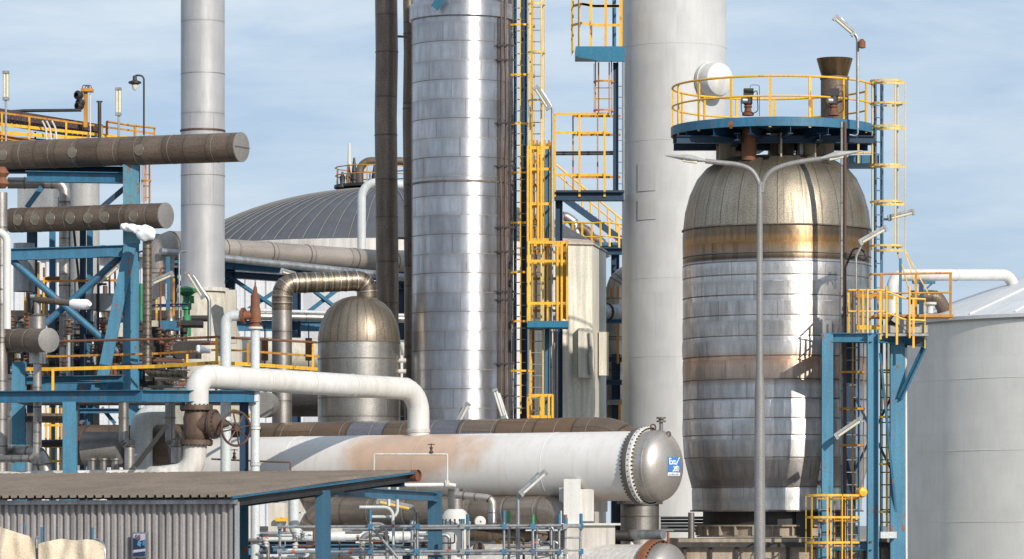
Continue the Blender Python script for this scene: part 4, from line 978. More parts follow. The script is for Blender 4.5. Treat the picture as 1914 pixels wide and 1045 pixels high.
# thin pipework with valves in front of shell
for nm,pts,vx in (('right',[(699,892),(699,849),(836,849),(836,905)],(806,836)),('left',[(395,858),(480,862),(543,864),(543,884)],(438,846))):
    Yq=87.8 if nm=='right' else 88.8
    pipe('small_bore_pipe','thin '+('pale' if nm=='right' else 'rusty')+' bent pipe loop '+('below the brown stain of' if nm=='right' else 'at the left end of')+' the white exchanger',[P(x,y,Yq) for x,y in pts],.022,'whitedirty' if nm=='right' else 'valve',.03,n=8)
    t=thing('small_valve',nm+' small dark hand valve on a thin pipe in front of the white exchanger','valve',P(vx[0],vx[1]+12,Yq))
    MB().lathe([(.03,0),(.06,.03),(.03,.07),(.03,.12),(.05,.14),(.015,.16),(.015,.24)],P(vx[0],vx[1]+12,Yq),12).build('valve_body','valve',t)
    MB().box(P(vx[0],vx[1]-5,Yq),(.17,.03,.02)).build('lever','dark',t)
# ---- white S pipe with big valve
Yv=86
Ax=P(366,700,Yv); v0=P(368,762,Yv)
tA=P(366,706,Yv); tB=P(778,731,Yv+3.9); 
zA=P(366,703,Yv).z
# bottom end on exchanger top
kx=780; 
den=(A0.y-B0.y)/(A0.x-B0.x)
xe=hx(kx,90.4); ye=A0.y+den*(xe-A0.x); 
top=V3(xe,ye,Zy(728,ye)); bot=V3(xe,ye,A0.z+R-.05)
pts=[P(368,765,Yv),P(368,703,Yv),top,bot]
t=pipe('white_pipe','thick white pipe arching from the big rusty valve over to the white exchanger',pts,W(21.5,88),'white',.62,seams=1.6,seamm='white',n=32)
tag(MB().lathe([(W(21,88)+.0,-.02),(W(23,88),-.02),(W(23,88),.05),(W(21,88),.07)],bot+N*.12,32).build('nozzle_ring','whitedirty'),'faintly rusty weld ring where the arching white pipe meets the exchanger','ring')
pipe('white_pipe','thick white pipe curving down-left from below the big rusty valve',[P(366,826,Yv),P(360,885,Yv),P(300,893,Yv),P(300,893,Yv)+V3(-.2,.2,0)],W(22,Yv),'whitedirty',.75,n=32)
pipe('white_pipe','white pipe with red-brown stains lying along the edge of the shed roof',[P(-40,893,87),P(320,889,86.2)],W(12,86.5),'whitedirty',flanges=((5.2,W(12.6,86.5),.35,'rust'),(2.9,W(12.6,86.5),.4,'galv')))
pipe('white_pipe','fat pale white pipe with bent top behind the black brace left of the valve',[P(325,772,90),P(264,775,90),P(264,900,90),P(264,1100,90)],W(21,90),'palepipe',.55,n=28)
t=thing('gate_valve','big rusty flanged gate valve with spoked handwheel on the white pipe','valve',P(368,832,Yv))
s_=W(1,Yv)
flange(t,P(367,762,Yv),(0,0,1),31*s_,9*s_,'valve',20)
flange(t,P(367,827,Yv),(0,0,1),31*s_,9*s_,'valve',20)
MB().lathe([(22*s_,0),(24*s_,8*s_),(26*s_,14*s_),(25*s_,28*s_),(26*s_,44*s_),(23*s_,56*s_),(22*s_,64*s_)],P(368,826,Yv),32).build('valve_body','valve',t)
hd=V3(.93,-.30,0).normalized(); hc=P(386,793,Yv-.1)
MB().lathe([(22*s_,-14*s_),(22*s_,10*s_),(27*s_,10*s_),(27*s_,15*s_),(22*s_,15*s_),(20*s_,24*s_),(8*s_,32*s_),(5*s_,44*s_)],hc,32,hd).build('bonnet','valve',t)
bf=flange(t,hc+hd*16*s_,hd,28*s_,5*s_,'valve',18)
MB().tube([hc+hd*30*s_,hc+hd*66*s_],3*s_,10).build('stem','galv',t)
for q_ in (-1,1): MB().tube([hc+hd*28*s_+N*q_*7*s_,hc+hd*50*s_+N*q_*6*s_],2*s_,8).build('yoke','palepipe',t)
wc=P(441,801,Yv-.35); wd=V3(.62,-.78,0).normalized(); wB=wd.cross(N).normalized()
wp=[wc+(N*math.cos(a)+wB*math.sin(a))*32*s_ for a in [2*PI*k/36 for k in range(37)]]
hw=MB().tube(wp,2.4*s_,10,caps=False).build('handwheel','brownpaint',t)
for k in range(8):
    a=2*PI*k/8+.2; MB().tube([wc+wd*2*s_,wc+(N*math.cos(a)+wB*math.sin(a))*31*s_],1.5*s_,8).build('spoke','brownpaint',hw)
MB().lathe([(.01,-4*s_),(6*s_,-4*s_),(6*s_,4*s_),(.01,4*s_)],wc,16,wd).build('hub','brownpaint',hw)
# white vertical pipe with relief valve
Yr=87.6
pipe('white_riser','white vertical pipe under the rusty relief valve',[(hx(477,Yr),Yr,0),P(477,612,Yr)],W(8.5,Yr),'palepipe',flanges=((Zy(800,Yr),W(10,Yr),.06,'palepipe'),(Zy(868,Yr),W(10,Yr),.06,'palepipe')))
t=thing('relief_valve','rusty orange relief valve on top of the thin white vertical pipe','valve',P(477,612,Yr)); s_=W(1,Yr)
MB().lathe([(13*s_,0),(13*s_,4*s_),(9*s_,5*s_),(9*s_,8*s_),(12*s_,9*s_),(12*s_,13*s_),(10*s_,15*s_),(11*s_,22*s_),(10*s_,34*s_),(8.5*s_,38*s_),(8.5*s_,60*s_),(6*s_,63*s_),(4*s_,66*s_),(3.5*s_,74*s_),(1.5*s_,78*s_),(1*s_,84*s_)],P(477,612,Yr),24).build('valve_body','rust',t)
flange(t,P(477,613,Yr),(0,0,1),14*s_,4*s_,'white',10)
MB().tube([P(470,590,Yr),P(452,590,Yr)],8*s_,14).build('side_outlet','rust',t)
flange(t,P(455,590,Yr),(1,-.25,0),15*s_,5*s_,'rust',12)
pipe('white_outlet_pipe','white pipe bending down left of the rusty relief valve',[P(452,590,Yr),P(422,590,Yr),P(422,760,Yr)-V3(0,0,4)],W(10,Yr),'palepipe',.32,n=20)
# ---- small domed vessel
Y=98; c=P(671,980,Y); c.z=0; r=W(77,Y)
t=thing('domed_vessel','small silver vessel with bronze ribbed dome in front of the brown vertical pipes','vessel',c)
M['smallves']=clad('speckled_steel_cladding',[(.43,.41,.38)],row=1.0,seg=2.4,metal=.88,rough=.36,var=.15,streak=.3,seam=.4,wob=.3,speck=.22,rowoff=.2)
M['smalldome']=clad('speckled_bronze_gores',[(.31,.26,.20),(.34,.285,.22)],row=60,seg=.26,metal=.8,rough=.44,var=.2,streak=.25,seam=.6,wob=.3,speck=.25,lat=False)
MB().lathe([(r,0),(r,Zy(640,Y))],c,72).build('shell','smallves',t)
MB().lathe([(r,Zy(640,Y)),(r,Zy(632,Y)),(r*.97,Zy(616,Y)),(r*.9,Zy(598,Y)),(r*.78,Zy(580,Y)),(r*.6,Zy(566,Y)),(r*.4,Zy(558,Y)),(r*.2,Zy(554,Y))],c,72).build('dome','smalldome',t)
for y in (641,672,745): ringband(t,c+V3(0,0,Zy(y,Y)),(0,0,1),r,.025,'seam','seam_band',80,.012)
MB().beam(c+V3(r+.05,-.2,Zy(665,Y)),c+V3(r+.05,-.2,Zy(745,Y)),.06,.09).build('level_gauge','whitedirty',t)
for y in (675,695,730): MB().lathe([(.01,-.1),(.06,-.1),(.06,.1),(.01,.1)],c+V3(r+.06,-.22,Zy(y,Y)),10,(1,0,0)).build('gauge_flange','whitedirty',t)
M['bend']=clad('brown_bend_cladding',[(.26,.215,.17),(.30,.25,.19)],row=.16,seg=9,metal=.85,rough=.42,var=.15,streak=.25,seam=.45,wob=.3,speck=.45)
pipe('bent_pipe','brown silver-legged pipe arching from the small domed vessel down to the left',[P(672,556,Y)+V3(.22,0,0),P(689,523,Y)-V3(0,0,.0),P(527,530,Y-.5),P(527,590,Y-.5)],W(19,Y),'bend',.52,n=28,k=12) if False else None
pp=[P(686,568,Y),P(686,524,Y),P(527,530,Y-.8),P(527,580,Y-.8)]
t=pipe('bent_pipe','brown pipe with many ring seams arching out of the top of the small domed vessel',pp,W(19,Y),'bend',[.48,.6],seams=.22,seamm='seamlt',n=28,k=10)
pipe('silver_downpipe','shiny vertical silver pipe left of the small domed vessel, below the brown bend',[V3(hx(527,Y-.8),Y-.8,0),P(527,578,Y-.8)],W(18.6,Y),'steelpipe',seams=1.9,n=28)
# ================================================================ SHED
Bc=P(445,928,70); Bc.z=4.52
s1=Vector((3.10,5.5,0)); s1n=s1.normalized(); f1n=V3(-s1n.y,s1n.x,0)   # along front to the left
def Sh(a,b_,z): q=Bc+f1n*a+s1n*b_; return V3(q.x,q.y,z)
D_=s1.length; Lw=13.5
t=thing('metal_shed','grey corrugated metal shed with a weathered brown sheet roof at bottom left','shed',(Bc.x-4,Bc.y+3,0))
corrug(Sh(Lw,0,0),Sh(0,0,0),0,4.43,.158,.055,'corrug','wall',t,-s1n)
MB().beam(Sh(0,-.03,0),Sh(0,-.03,4.42),.09,.09,(0,1,0)).build('corner_trim','galv',t)
MB().beam(Sh(Lw,-.14,4.42),Sh(-.05,-.14,4.42),.12,.08).build('gutter','galv',t)
# roof as ribbed sheet
prof=[];x=0;pit=.20
while x<Lw+.2:
    for fx,fd in ((0,0),(.62,0),(.70,.05),(.92,.05)): prof.append((x+fx*pit-.1,fd))
    x+=pit
rows=[]
rr=random.Random(5); ov=[rr.uniform(-.02,.02) for _ in prof]
for b2,dz in ((-.32,0),(D_*.5,.03),(D_,0)):
    rows.append([Sh(a_,b2,4.53+.52*(b2/D_)+fd+dz) for a_,fd in prof])
b=MB(); b.grid(rows,False,[[a_ for a_,_ in prof]]*3,[0,4,8]); b.build('roof','rooftin',t)
b=MB(); b.grid([[p-V3(0,0,.03) for p in r_] for r_ in rows],False,[[a_ for a_,_ in prof]]*3,[0,4,8]); b.build('roof_underside','dark',t)
MB().hbeam(Sh(.75,0,4.36),Sh(.75,D_,4.88),.12,.26).build('gable_beam','bluedark',t)
MB().hbeam(Sh(.06,0,4.42),Sh(.06,D_,4.94),.05,.16).build('gable_channel','black',t)  # black strip stands in for the shade under the roof edge
MB().beam(Sh(-.06,-.3,4.50),Sh(-.06,D_,5.035),.05,.045).build('gable_edge','blue',t)
MB().hbeam(Sh(3,0.1,4.36),Sh(3,D_,4.88),.12,.24).build('rafter','bluedark',t)
MB().hbeam(Sh(.05,D_-.2,4.85),Sh(6,D_-.2,4.85),.15,.2).build('ridge_purlin','bluedark',t)
MB().hbeam(Sh(.05,D_*.51,4.62),Sh(6,D_*.51,4.62),.12,.16).build('purlin','bluedark',t)
MB().hbeam(Sh(.12,D_*.5,0),Sh(.12,D_*.5,4.66),.29,.29).build('post','blueshade',t)
MB().hbeam(Sh(4,D_-.1,0),Sh(4,D_-.1,4.8),.2,.2).build('post','blue',t)
g2=MB().tube([Sh(6,D_+.1,4.98),Sh(-.1,D_+.1,4.98)],.12,20,caps=False).build('ridge_pipe','rust',t)
MB().lathe([(.001,0),(.11,0)],Sh(-.05,D_+.1,4.98),18,-f1n).build('pipe_mouth','rust',t)
t=thing('portal_frame','blue H-beam portal with two posts joined to the shed roof corner','steel frame',P(815,1045,89))
MB().hbeam(P(618,918,73.2),P(812,928,85.4),.2,W(17.5,80)).build('beam','blue',t)
MB().hbeam((hx(813,85.6),85.6,0),(hx(813,85.6),85.6,Zy(918,85.6)),W(27,85.6),.3,(0,1,0)).build('post','blueshade',t)
pipe('thin_pipe','thin white pipe running just above the blue portal beam',[P(600,909,87.0),P(840,906,88),P(852,908,88)],.05,'white',n=12)
tag(MB().lathe([(.02,-.05),(.09,-.05),(.09,.05),(.02,.05)],P(836,905,88),14,(1,0,0)).build('pipe_coupling','whitedirty'),'white coupling on the thin pipe above the blue portal post','coupling')
# sign 50
nrm=-s1n; ws=Sh(2.28,0,0)
def findA(px):
    lo,hi=0,14
    for _ in range(40):
        mid_=(lo+hi)/2; q=Sh(mid_,0,0); x=CX+q.x*F/q.y
        if x>px: lo=mid_
        else: hi=mid_
    return lo
aL,aR=findA(258),findA(283); q=Sh((aL+aR)/2,-.14,0); zs1,zs0=HC+(HY-996)*q.y/F,HC+(HY-1041)*q.y/F
t=thing('framed_sign','small framed picture sign with a black 50 on the corrugated shed wall','sign',(q.x,q.y,zs0))
def Sg(u,w,off): a_=aL+(aR-aL)*u; p=Sh(a_,-.14-off,zs0+(zs1-zs0)*w); return p
def quad(pts,m,name,par):
    b=MB(); b.v=[tuple(p) for p in pts]; b.face(list(range(len(pts)))); return b.build(name,m,par)
MB().beam(Sg(-.06,.5,0),Sg(1.06,.5,0),.05,(zs1-zs0)*1.06).build('frame','galv',t)
M['signdark']=mat('sign_dark_blue',(.02,.05,.12),(.01,.02,.05),rough=.3,streak=0,bump=0)
M['signcyan']=mat('sign_light_blue',(.10,.35,.55),(.05,.2,.4),rough=.3,streak=0,bump=0)
M['signlilac']=mat('sign_lilac',(.55,.5,.6),(.5,.45,.55),rough=.4,streak=0,bump=0)
quad([Sg(.05,.04,.035),Sg(.95,.04,.035),Sg(.95,.96,.035),Sg(.05,.96,.035)],'signlilac','picture',t)
quad([Sg(.05,.30,.045),Sg(.95,.36,.045),Sg(.95,.72,.045),Sg(.55,.66,.045),Sg(.05,.80,.045)],'signdark','picture_band',t)
quad([Sg(.35,.5,.05),Sg(.6,.42,.05),Sg(.7,.6,.05),Sg(.45,.68,.05)],'signcyan','picture_patch',t)
quad([Sg(.75,.5,.05),Sg(.95,.45,.05),Sg(.95,.7,.05),Sg(.78,.66,.05)],'signcyan','picture_patch',t)
quad([Sg(.05,.04,.045),Sg(.95,.04,.045),Sg(.95,.24,.045),Sg(.05,.17,.045)],'signdark','picture_foot',t)
textmesh('50',1,'black','lettering',t,lambda x,y: Sg(.20+x*.42,.70+y*.30,.055),.02)
# tarpaulins
def cloth(name,label,x0,x1,ytop,Y,seed,m='canvas'):
    rr=random.Random(seed); nx,nz=40,30; rows=[]
    for j in range(nz+1):
        row=[]
        for i in range(nx+1):
            u=i/nx; w=j/nz; yt=ytop(u); zt_=Zy(yt,Y); z=zt_*(1-w)
            sag=.05*math.sin(u*9+seed+w*2)+.035*math.sin(u*23+w*5)+.07*math.sin(w*16+u*6)+.03*math.sin(w*31-u*13)+(.06*(abs(2*u-1)**6))
            row.append(V3(hx(x0+(x1-x0)*u,Y),Y+sag-.3*math.sin(w*1.3),z))
        rows.append(row)
    b=MB(); b.grid(rows[::-1],False,[[i/nx for i in range(nx+1)]]*(nz+1),[j/nz for j in range(nz+1)])
    return tag(b.build(name,m),label,'tarpaulin')
cloth('tarpaulin','tall sloping cream tarpaulin in the bottom left corner',-40,66,lambda u: 972+34*u+14*max(0,u-.9)*10 ,66,1)
cloth('tarpaulin','cream canvas sheet with sagging top in front of the corrugated shed wall',71,194,lambda u: 1012-3.5*math.sin(u*3.1)+1.5*math.sin(u*14)+6*abs(2*u-1)**10,66,4)
t=thing('tube_stand','thin grey tube frame holding the sagging cream canvas','frame',P(195,1045,66.2))
MB().tube(bend([P(68,1060,66.2),P(68,1006,66.2),P(72,1004,66.2)],.1),.03,8).build('upright','galv',t)
MB().tube(bend([P(196,1100,66.2),P(196,1022,66.2),P(186,1008,66.4),P(176,1011,66.6)],.2),.026,8).build('upright','galv',t)
for k,(x,y0) in enumerate(((46,980),(78,985),(173,986))):
    tag(MB().tube([P(x,1400,66.9),P(x,y0,66.9)],W(2.2,67),10).build('blue_pole','blue'),('leftmost','middle','rightmost')[k]+' of the three short blue poles sticking up behind the tarpaulins','pole')
# ================================================================ UNDER THE CANOPY
t=thing('white_vessel','white small vessel with bolted lid and silver neck right of the blue portal','vessel',P(852,1045,88.8))
Y=88.9; c=P(851,980,Y); c.z=0; s_=W(1,Y)
MB().lathe([(27*s_,0),(27*s_,Zy(985,Y)),(29*s_,Zy(985,Y)),(29*s_,Zy(974,Y)),(27*s_,Zy(974,Y)),(26*s_,Zy(966,Y)),(20*s_,Zy(956,Y)),(13*s_,Zy(951,Y))],c,40).build('shell','white',t)
MB().lathe([(14*s_,Zy(952,Y)),(14*s_,Zy(913,Y)),(.01,Zy(912,Y))],c,32).build('neck','smallves',t)
for k in range(20):
    a=2*PI*k/20; p=c+V3(math.cos(a)*28.3*s_,math.sin(a)*28.3*s_,Zy(990,Y)); MB().tube([p,p+V3(0,0,W(20,Y))],.018,6).build('bolt','dark',t)
# lamp under exchanger
lampfix('pole_lamp','tube lamp on a bent pale pole before the underside of the white exchanger',[(hx(968,85),85,0),P(968,925,85),P(1008,885,85)],.05,(P(997,903,84.9),P(1024,880,84.9)-P(976,922,84.9)),W(62,85),headm='white')
lampfix('pole_lamp','cream tube lamp hanging slanted under the blue portal beam',[P(775,950,85.7),P(779,1040,85.7)-V3(0,0,3)],.025,(P(738,943,85.6),P(770,950,85.6)-P(706,936,85.6)),W(66,86),w=.2,headm='paleyel')
# white wall, white pipe, girder under the canopy
tag(MB().box((hx(640,96),96.3,2),(W(460,96),.2,3.9)).build('low_wall','white'),'low white wall behind the scaffold tubes under the exchanger','wall')
pipe('white_pipe','white pipe dropping and turning right under the shed canopy',[P(549,925,88.6),P(549,1003,88.6),P(800,1003,89.6)],W(10,88.6),'palepipe',.3,n=20)
t=thing('floor_girder','blue horizontal girder low under the shed canopy','beam',P(600,1030,90))
MB().hbeam(P(440,1028,89.5),P(800,1026,91),.25,W(18,90)).build('girder','blue',t); MB().hbeam(P(440,1016,90),P(800,1014,91.4),.25,W(8,90)).build('girder_flange','bluedark',t)
for x in (470,760): MB().hbeam((hx(x,90.3),90.3,0),P(x,1030,90.3),.2,.2,(0,1,0)).build('leg','bluedark',t)
for k,(x0,x1,y,w_,mm,lb) in enumerate(((440,800,1008,4,'palepipe','pale thin pipe'),(440,640,997,3,'galv','grey thin pipe'),(820,1060,990,3,'steelpipe','steel thin pipe'),(640,805,990,5,'palepipe','pale thicker pipe'),(660,800,998,3,'galv','grey second pipe'),(860,930,1018,3,'white','white short pipe'),(860,925,1030,4,'white','white short lower pipe'),(440,540,1010,5,'cream','cream pipe'))):
    pipe('low_pipe',lb+' lying horizontally behind the scaffold, '+('left' if x1<700 else 'right' if x0>700 else 'middle')+' part',[P(x0,y,91.5+k*.1),P(x1,y-1,91.7+k*.1)],W(w_,91.5),mm,n=10)
tag(MB().box(P(481,1003,90),(W(20,90),.3,W(11,90))).build('actuator_box','blue'),'small blue actuator box on the pipes behind the shed corner','box')
pipe('white_post_pipe','thin white vertical pipe behind the shed corner',[P(480,1002,90.2)-V3(0,0,3),P(480,945,90.2)],W(2.5,90),'white',n=8)
tag(MB().box(P(520,970,92),(W(36,92),.3,W(60,92))).build('cabinet','whitedirty'),'dirty white panel cabinet behind the white pipe under the canopy','cabinet')
tag(MB().box(P(527,971,91.7),(W(24,92),.1,W(7,92))).build('yellow_plate','yellow'),'small yellow sign plate under the canopy behind the white pipe','panel')
tag(MB().box(P(460,975,91.5),(W(26,92),.6,W(80,92))).build('cabinet','white'),'white box-like cabinet directly behind the shed corner','cabinet')
for k,(x,y0,y1,xb,mm) in enumerate(((690,945,1100,672,'palepipe'),(708,962,1100,690,'galv'))):
    pipe('loop_pipe',('taller','shorter')[k]+' thin bent pale pipe hooking over the scaffold left of the portal post',[P(xb,y0+3+k*14,85.3),P(xb+62-k*30,y0+3+k*14,85.3),P(xb+66-k*30,1100,85.3)],.035,mm,.2,n=10)
pipe('loop_pipe','thin pale hanging pipe with valves in front of the blue portal beam',[P(743,908,85.5),P(743,955,85.5),P(738,966,85.5),P(690,966,85.5)],.035,'palepipe',.1,n=10)
pipe('loop_pipe','second thin pale pipe hanging in front of the blue portal beam',[P(727,908,85.5),P(727,946,85.5)],.035,'palepipe',n=10)
for k,x in enumerate((733,751)):
    tag(MB().lathe([(.02,-.07),(.05,-.07),(.03,0),(.05,.07),(.02,.07)],P(x,923,85.4),10,(1,0,0)).build('small_valve','galv'),('left','right')[k]+' of two tiny steel valves in front of the blue portal beam','valve')
pipe('elbow_pipe','brown-grey pipe elbow rising behind the scaffold left of the portal post',[P(677,1100,88),P(677,1002,88),P(700,998,88),P(720,998,88)],W(6,88),'steelpipe',.2,seams=.3,n=14)
# scaffold
Ys=84.5
t=thing('scaffold','tube scaffold with blue and green uprights and red-marked couplers along the bottom of the view','scaffold',(hx(800,Ys),Ys,0))
for y,x0,x1,Yq in ((984,520,1085,Ys),(988,640,1040,Ys+.9),(1031,520,1045,Ys),(1036,640,1045,Ys+.9),(1012,740,800,Ys+.5)):
    MB().tube([P(x0,y+1,Yq),P(x1,y-2,Yq)],.032,10).build('ledger','galv',t)
ups=[(523,976,'bluedark'),(692,952,'blue'),(770,972,'galv'),(864,970,'blue'),(874,961,'blue'),(942,954,'blue'),(951,955,'green'),(996,962,'green'),(1045,960,'blue'),(1057,962,'blue'),(1086,960,'blue'),(780,958,'dark'),(1030,985,'galv')]
for k,(x,y0,mm) in enumerate(ups):
    Yq=Ys-.06 if k%2 else Ys+.84
    xb=x-7 if x in(1057,1086) else x
    u=MB().tube([P(xb,1045,Yq)-V3(0,0,3.0),P(x,y0+18,Yq)],.033,10).build('upright','galv',t)
    MB().tube([P(x,y0+22,Yq),P(x,y0,Yq)],.04,10).build('painted_end',mm if mm!='bluedark' else 'blue',u)
    for y in (984,1031):
        MB().box(P(x,y,Yq-.03),(.11,.12,.12)).build('coupler','blue' if k%3 else 'galv',u)
for x,y in ((734,983),(655,1033),(944,985),(838,1029),(548,1032),(1000,1015)):
    MB().tube([P(x-3,y,Ys),P(x+3,y,Ys)],.036,10).build('red_marking','redpaint' if 'redpaint' in M else 'rust',t)
MB().tube([P(692,982,Ys-.1),P(745,1045,Ys-.1)],.032,10).build('diagonal_brace','galv',t)
MB().tube(bend([P(1000,1100,Ys+.3),P(1004,983,Ys+.3),P(1034,983,Ys+.3),P(1036,1100,Ys+.3)],.12),.03,10).build('hoop_rail','galv',t)
for y in (984,1005,1029): MB().tube([P(1056,y,Ys-.1),P(1085,y,Ys-.1)],.02,8).build('ladder_rung','galv',t)
for k,(x,mm) in enumerate(((955,'yellow'),(975,'yellow'),(985,'blue'),(1020,'bluedark'),(930,'yellow'))):
    tag(MB().box(P(x,1020,92),(W(8,92),.2,W(26,92))).build('far_panel',mm),'small '+('yellow' if mm=='yellow' else 'blue')+' panel glimpsed behind the scaffold','panel','panels behind the scaffold' )
for k,(x,y) in enumerate(((897,975),(1013,1001),(895,1025))):
    tag(MB().lathe([(.02,-.06),(.13,-.05),(.13,.05),(.02,.06)],P(x,y,86.5),14,(.3,-1,0)).build('small_handwheel','valve' if k else 'white'),('white','dark','brown')[k]+' small round handwheel behind the scaffold tubes','handwheel')
tag(MB().box(P(960,975,95),(W(300,95),.2,.01)).build('cable_tray','galv'),'thin metal cable tray behind the lower insulated pipe','tray')
rq=random.Random(33)
for i in range(34):
    x=rq.choice([rq.uniform(455,590),rq.uniform(635,800),rq.uniform(885,1050)]); Yq=rq.uniform(85.6,88.3); y=rq.uniform(990,1042); w_=rq.choice((1.4,1.8,2.4,3.4)); mm=rq.choice(('galv','palepipe','steelpipe','white','dark','rust','brown2'))
    L_=rq.uniform(15,80); up_=rq.uniform(8,40)
    if x+L_>1060: L_=1060-x
    pts=[P(x,y,Yq),P(x+L_,y,Yq),P(x+L_,y-up_ if rq.random()<.4 else 1200,Yq)]
    pipe('thin_pipe','thin bent pipe in the tangle behind the scaffold tubes',pts,W(w_,Yq),mm,W(w_,Yq)*2.5,'thin pipes behind the scaffold',n=8)
for i in range(16):
    x=rq.choice([rq.uniform(455,590),rq.uniform(640,795),rq.uniform(885,1050)]); Yq=rq.uniform(85.2,86.5); s_=W(1,Yq)*rq.uniform(.5,.9); p=P(x,rq.uniform(985,1035),Yq)
    t=thing('small_valve','small hand valve in the tangle behind the scaffold tubes','valve',p,'small valves behind the scaffold')
    MB().lathe([(3*s_,-8*s_),(7*s_,-8*s_),(7*s_,-5*s_),(3*s_,-4*s_),(6*s_,0),(3*s_,4*s_),(7*s_,5*s_),(7*s_,8*s_),(2*s_,9*s_),(1*s_,14*s_)],p,12).build('valve_body',rq.choice(('valve','rust','galv','white')),t)
    MB().tube([p+V3(6*s_*math.cos(a),6*s_*math.sin(a),13*s_) for a in [2*PI*q/12 for q in range(13)]],1.0*s_,6,caps=False).build('handwheel',rq.choice(('rust','redpaint','dark','blue')),t)
# ================================================================ right gap things below exchanger
for k,(x,y,w_) in enumerate(((1150,960,50),)):
    tag(MB().hbeam((hx(1160,92.5),92.5,0),P(1160,940,92.5),.2,.2,(0,1,0)).build('steel_post','dark'),'dark steel post in shadow right of the white saddle','post')
pipe('dark_pipe','dark horizontal pipe in shadow right of the white pedestal',[P(1120,1000,91),P(1185,1002,91)],W(10,91),'dark')
# ================================================================ LEFT STRUCTURE
def capped(name,label,p0,p1,r,circles,seamstep,cr=.13,m='brown'):
    p0=Vector(p0);p1=Vector(p1); t=thing(name,label,'pipe',(p0+p1)/2); d=(p1-p0).normalized(); L=(p1-p0).length
    MB().tube([p0,p1],r,44,caps=False).build('cladding',m,t)
    MB().lathe([(r,0),(r+.008,0),(r+.008,.03),(r-.01,.035),(.001,.04)],p1-d*.02,44,d).build('end_cap','capmetal',t)
    MB().lathe([(.001,0),(r,0)],p0,44,d).build('back_cap','capmetal',t)
    if r>.33: MB().tube([p1+V3(d.y,-d.x,0)*-r*.97+d*.045,p1+V3(d.y,-d.x,0)*r*.97+d*.045],.008,6).build('cap_seam','seam',t)
    s_=seamstep*.5; rr=random.Random(9)
    while s_<L-.15: ringband(t,p0+d*s_,d,r,.014,'seamlt','seam_band',44,.006); s_+=seamstep*rr.uniform(.6,1.3)
    for x in circles:
        # point along where pixel x
        lo,hi=0,L
        for _ in range(40):
            mm_=(lo+hi)/2; q=p0+d*mm_
            if CX+q.x*F/q.y<x: lo=mm_
            else: hi=mm_
        q=p0+d*lo; nrm=V3(d.y,-d.x,0).normalized(); nrm=(nrm+V3(0,0,-.05)).normalized()
        rows=[]
        up=nrm.cross(d).normalized()
        for rad in (0.001,cr*.5,cr):
            row=[]
            for k in range(25):
                a=2*PI*k/24; u=math.cos(a)*rad; w=math.sin(a)*rad
                row.append(q+d*u+up*w+nrm*(math.sqrt(max(0,r*r-w*w))+.012))
            rows.append(row)
        rows.append([p-nrm*.02 for p in rows[-1]])
        b=MB(); b.grid(rows,False,[[k*.03 for k in range(25)]]*4,[0,.05,.1,.12]); b.build('round_cover','circle',t)
        MB().tube(rows[2],.006,6,caps=False).build('cover_rim','seamlt',t)
    return t
capped('insulated_pipe','biggest brown insulated pipe with sloped grey end cap crossing the grey stack',P(-40,292,93),P(451,275,89.5),W(27,91),(20,150,275),1.0)
capped('insulated_pipe','second brown insulated pipe with a row of round covers above the blue frame',P(22,412,92.5),P(310,403,90),W(23.5,91),(48,80,109,146,179,210,264),.62,.135)
capped('insulated_pipe','short fat grey-brown pipe with round end cap at the left edge, lowest of three',P(-40,637,89),P(91,636,86.6),W(22,88),(),.8)
# grey-silver cross pipe through it
t=thing('standing_pipe','silver standing pipe passing through the short fat capped pipe at far left','pipe',(hx(70,88),88,0))
s_=W(1,87.6); c=P(70,980,87.6); c.z=0
MB().lathe([(8*s_,0),(8*s_,Zy(680,87.6))],c,24).build('lower_leg','steelpipe',t)
MB().lathe([(14*s_,Zy(680,87.6)),(16*s_,Zy(680,87.6)),(15.5*s_,Zy(678,87.6)),(15.5*s_,Zy(592,87.6)),(17*s_,Zy(590,87.6)),(8*s_,Zy(588,87.6)),(6*s_,Zy(586,87.6)),(6*s_,Zy(556,87.6)),(.01,Zy(555,87.6))],c,28).build('body','steelpipe',t)
t=thing('frosted_pipe','short brown stub pipe with white frost on its end at left','pipe',P(110,565,87.6))
MB().tube([P(66,560,87.6),P(136,567,87)],W(6,87.6),16).build('stub','brown',t)
MB().tube([P(130,567,87),P(136,567.5,87),P(150,569,86.9),P(162,569,86.8),P(168,568,86.7)],.1,16,rads=[.07,.11,.12,.12,.05]).build('frost','snow',t)
# frost blob on cap
def blob(name,label,parts,Y):
    b=MB()
    t=thing(name,label,'ice',P(parts[0][0],parts[0][1],Y))
    for k,(x,y,rx,ry) in enumerate(parts):
        rows=[];n=20
        for j in range(13):
            ph=PI*j/12; row=[]
            for i in range(n):
                a=2*PI*i/n; u=V3(math.sin(ph)*math.cos(a),math.sin(ph)*math.sin(a),math.cos(ph)); q=1+.08*math.sin(5*u.x+3*u.z+k)+.06*math.sin(7*u.y+x)
                row.append(P(x,y,Y)+V3(u.x*W(rx,Y)*q,u.y*W(rx,Y)*q,u.z*W(ry,Y)*q))
            rows.append(row)
        b.grid(rows,True,[[i*.05 for i in range(n+1)]]*13,[j*.05 for j in range(13)])
    b.build('frost','snow',t); return t
blob('ice_lump','big white lump of frost hanging under the second brown pipe',((274,436,18,15),(262,430,14,9),(243,426,14,8),(233,424,9,7)),89.6)
blob('ice_lump','small white lump of frost between pipes above the yellow rail',((377,654,10,7),(388,656,7,5),(372,650,6,5)),88.6)
pipe('brown_downpipe','brown pipe coming down from the frost lump and turning right at its foot',[P(275,440,89.8),P(275,696,89.8),P(345,700,89.3)],W(8.5,89.8),'bend',.2,seams=1.2,seamm='seam',n=20)
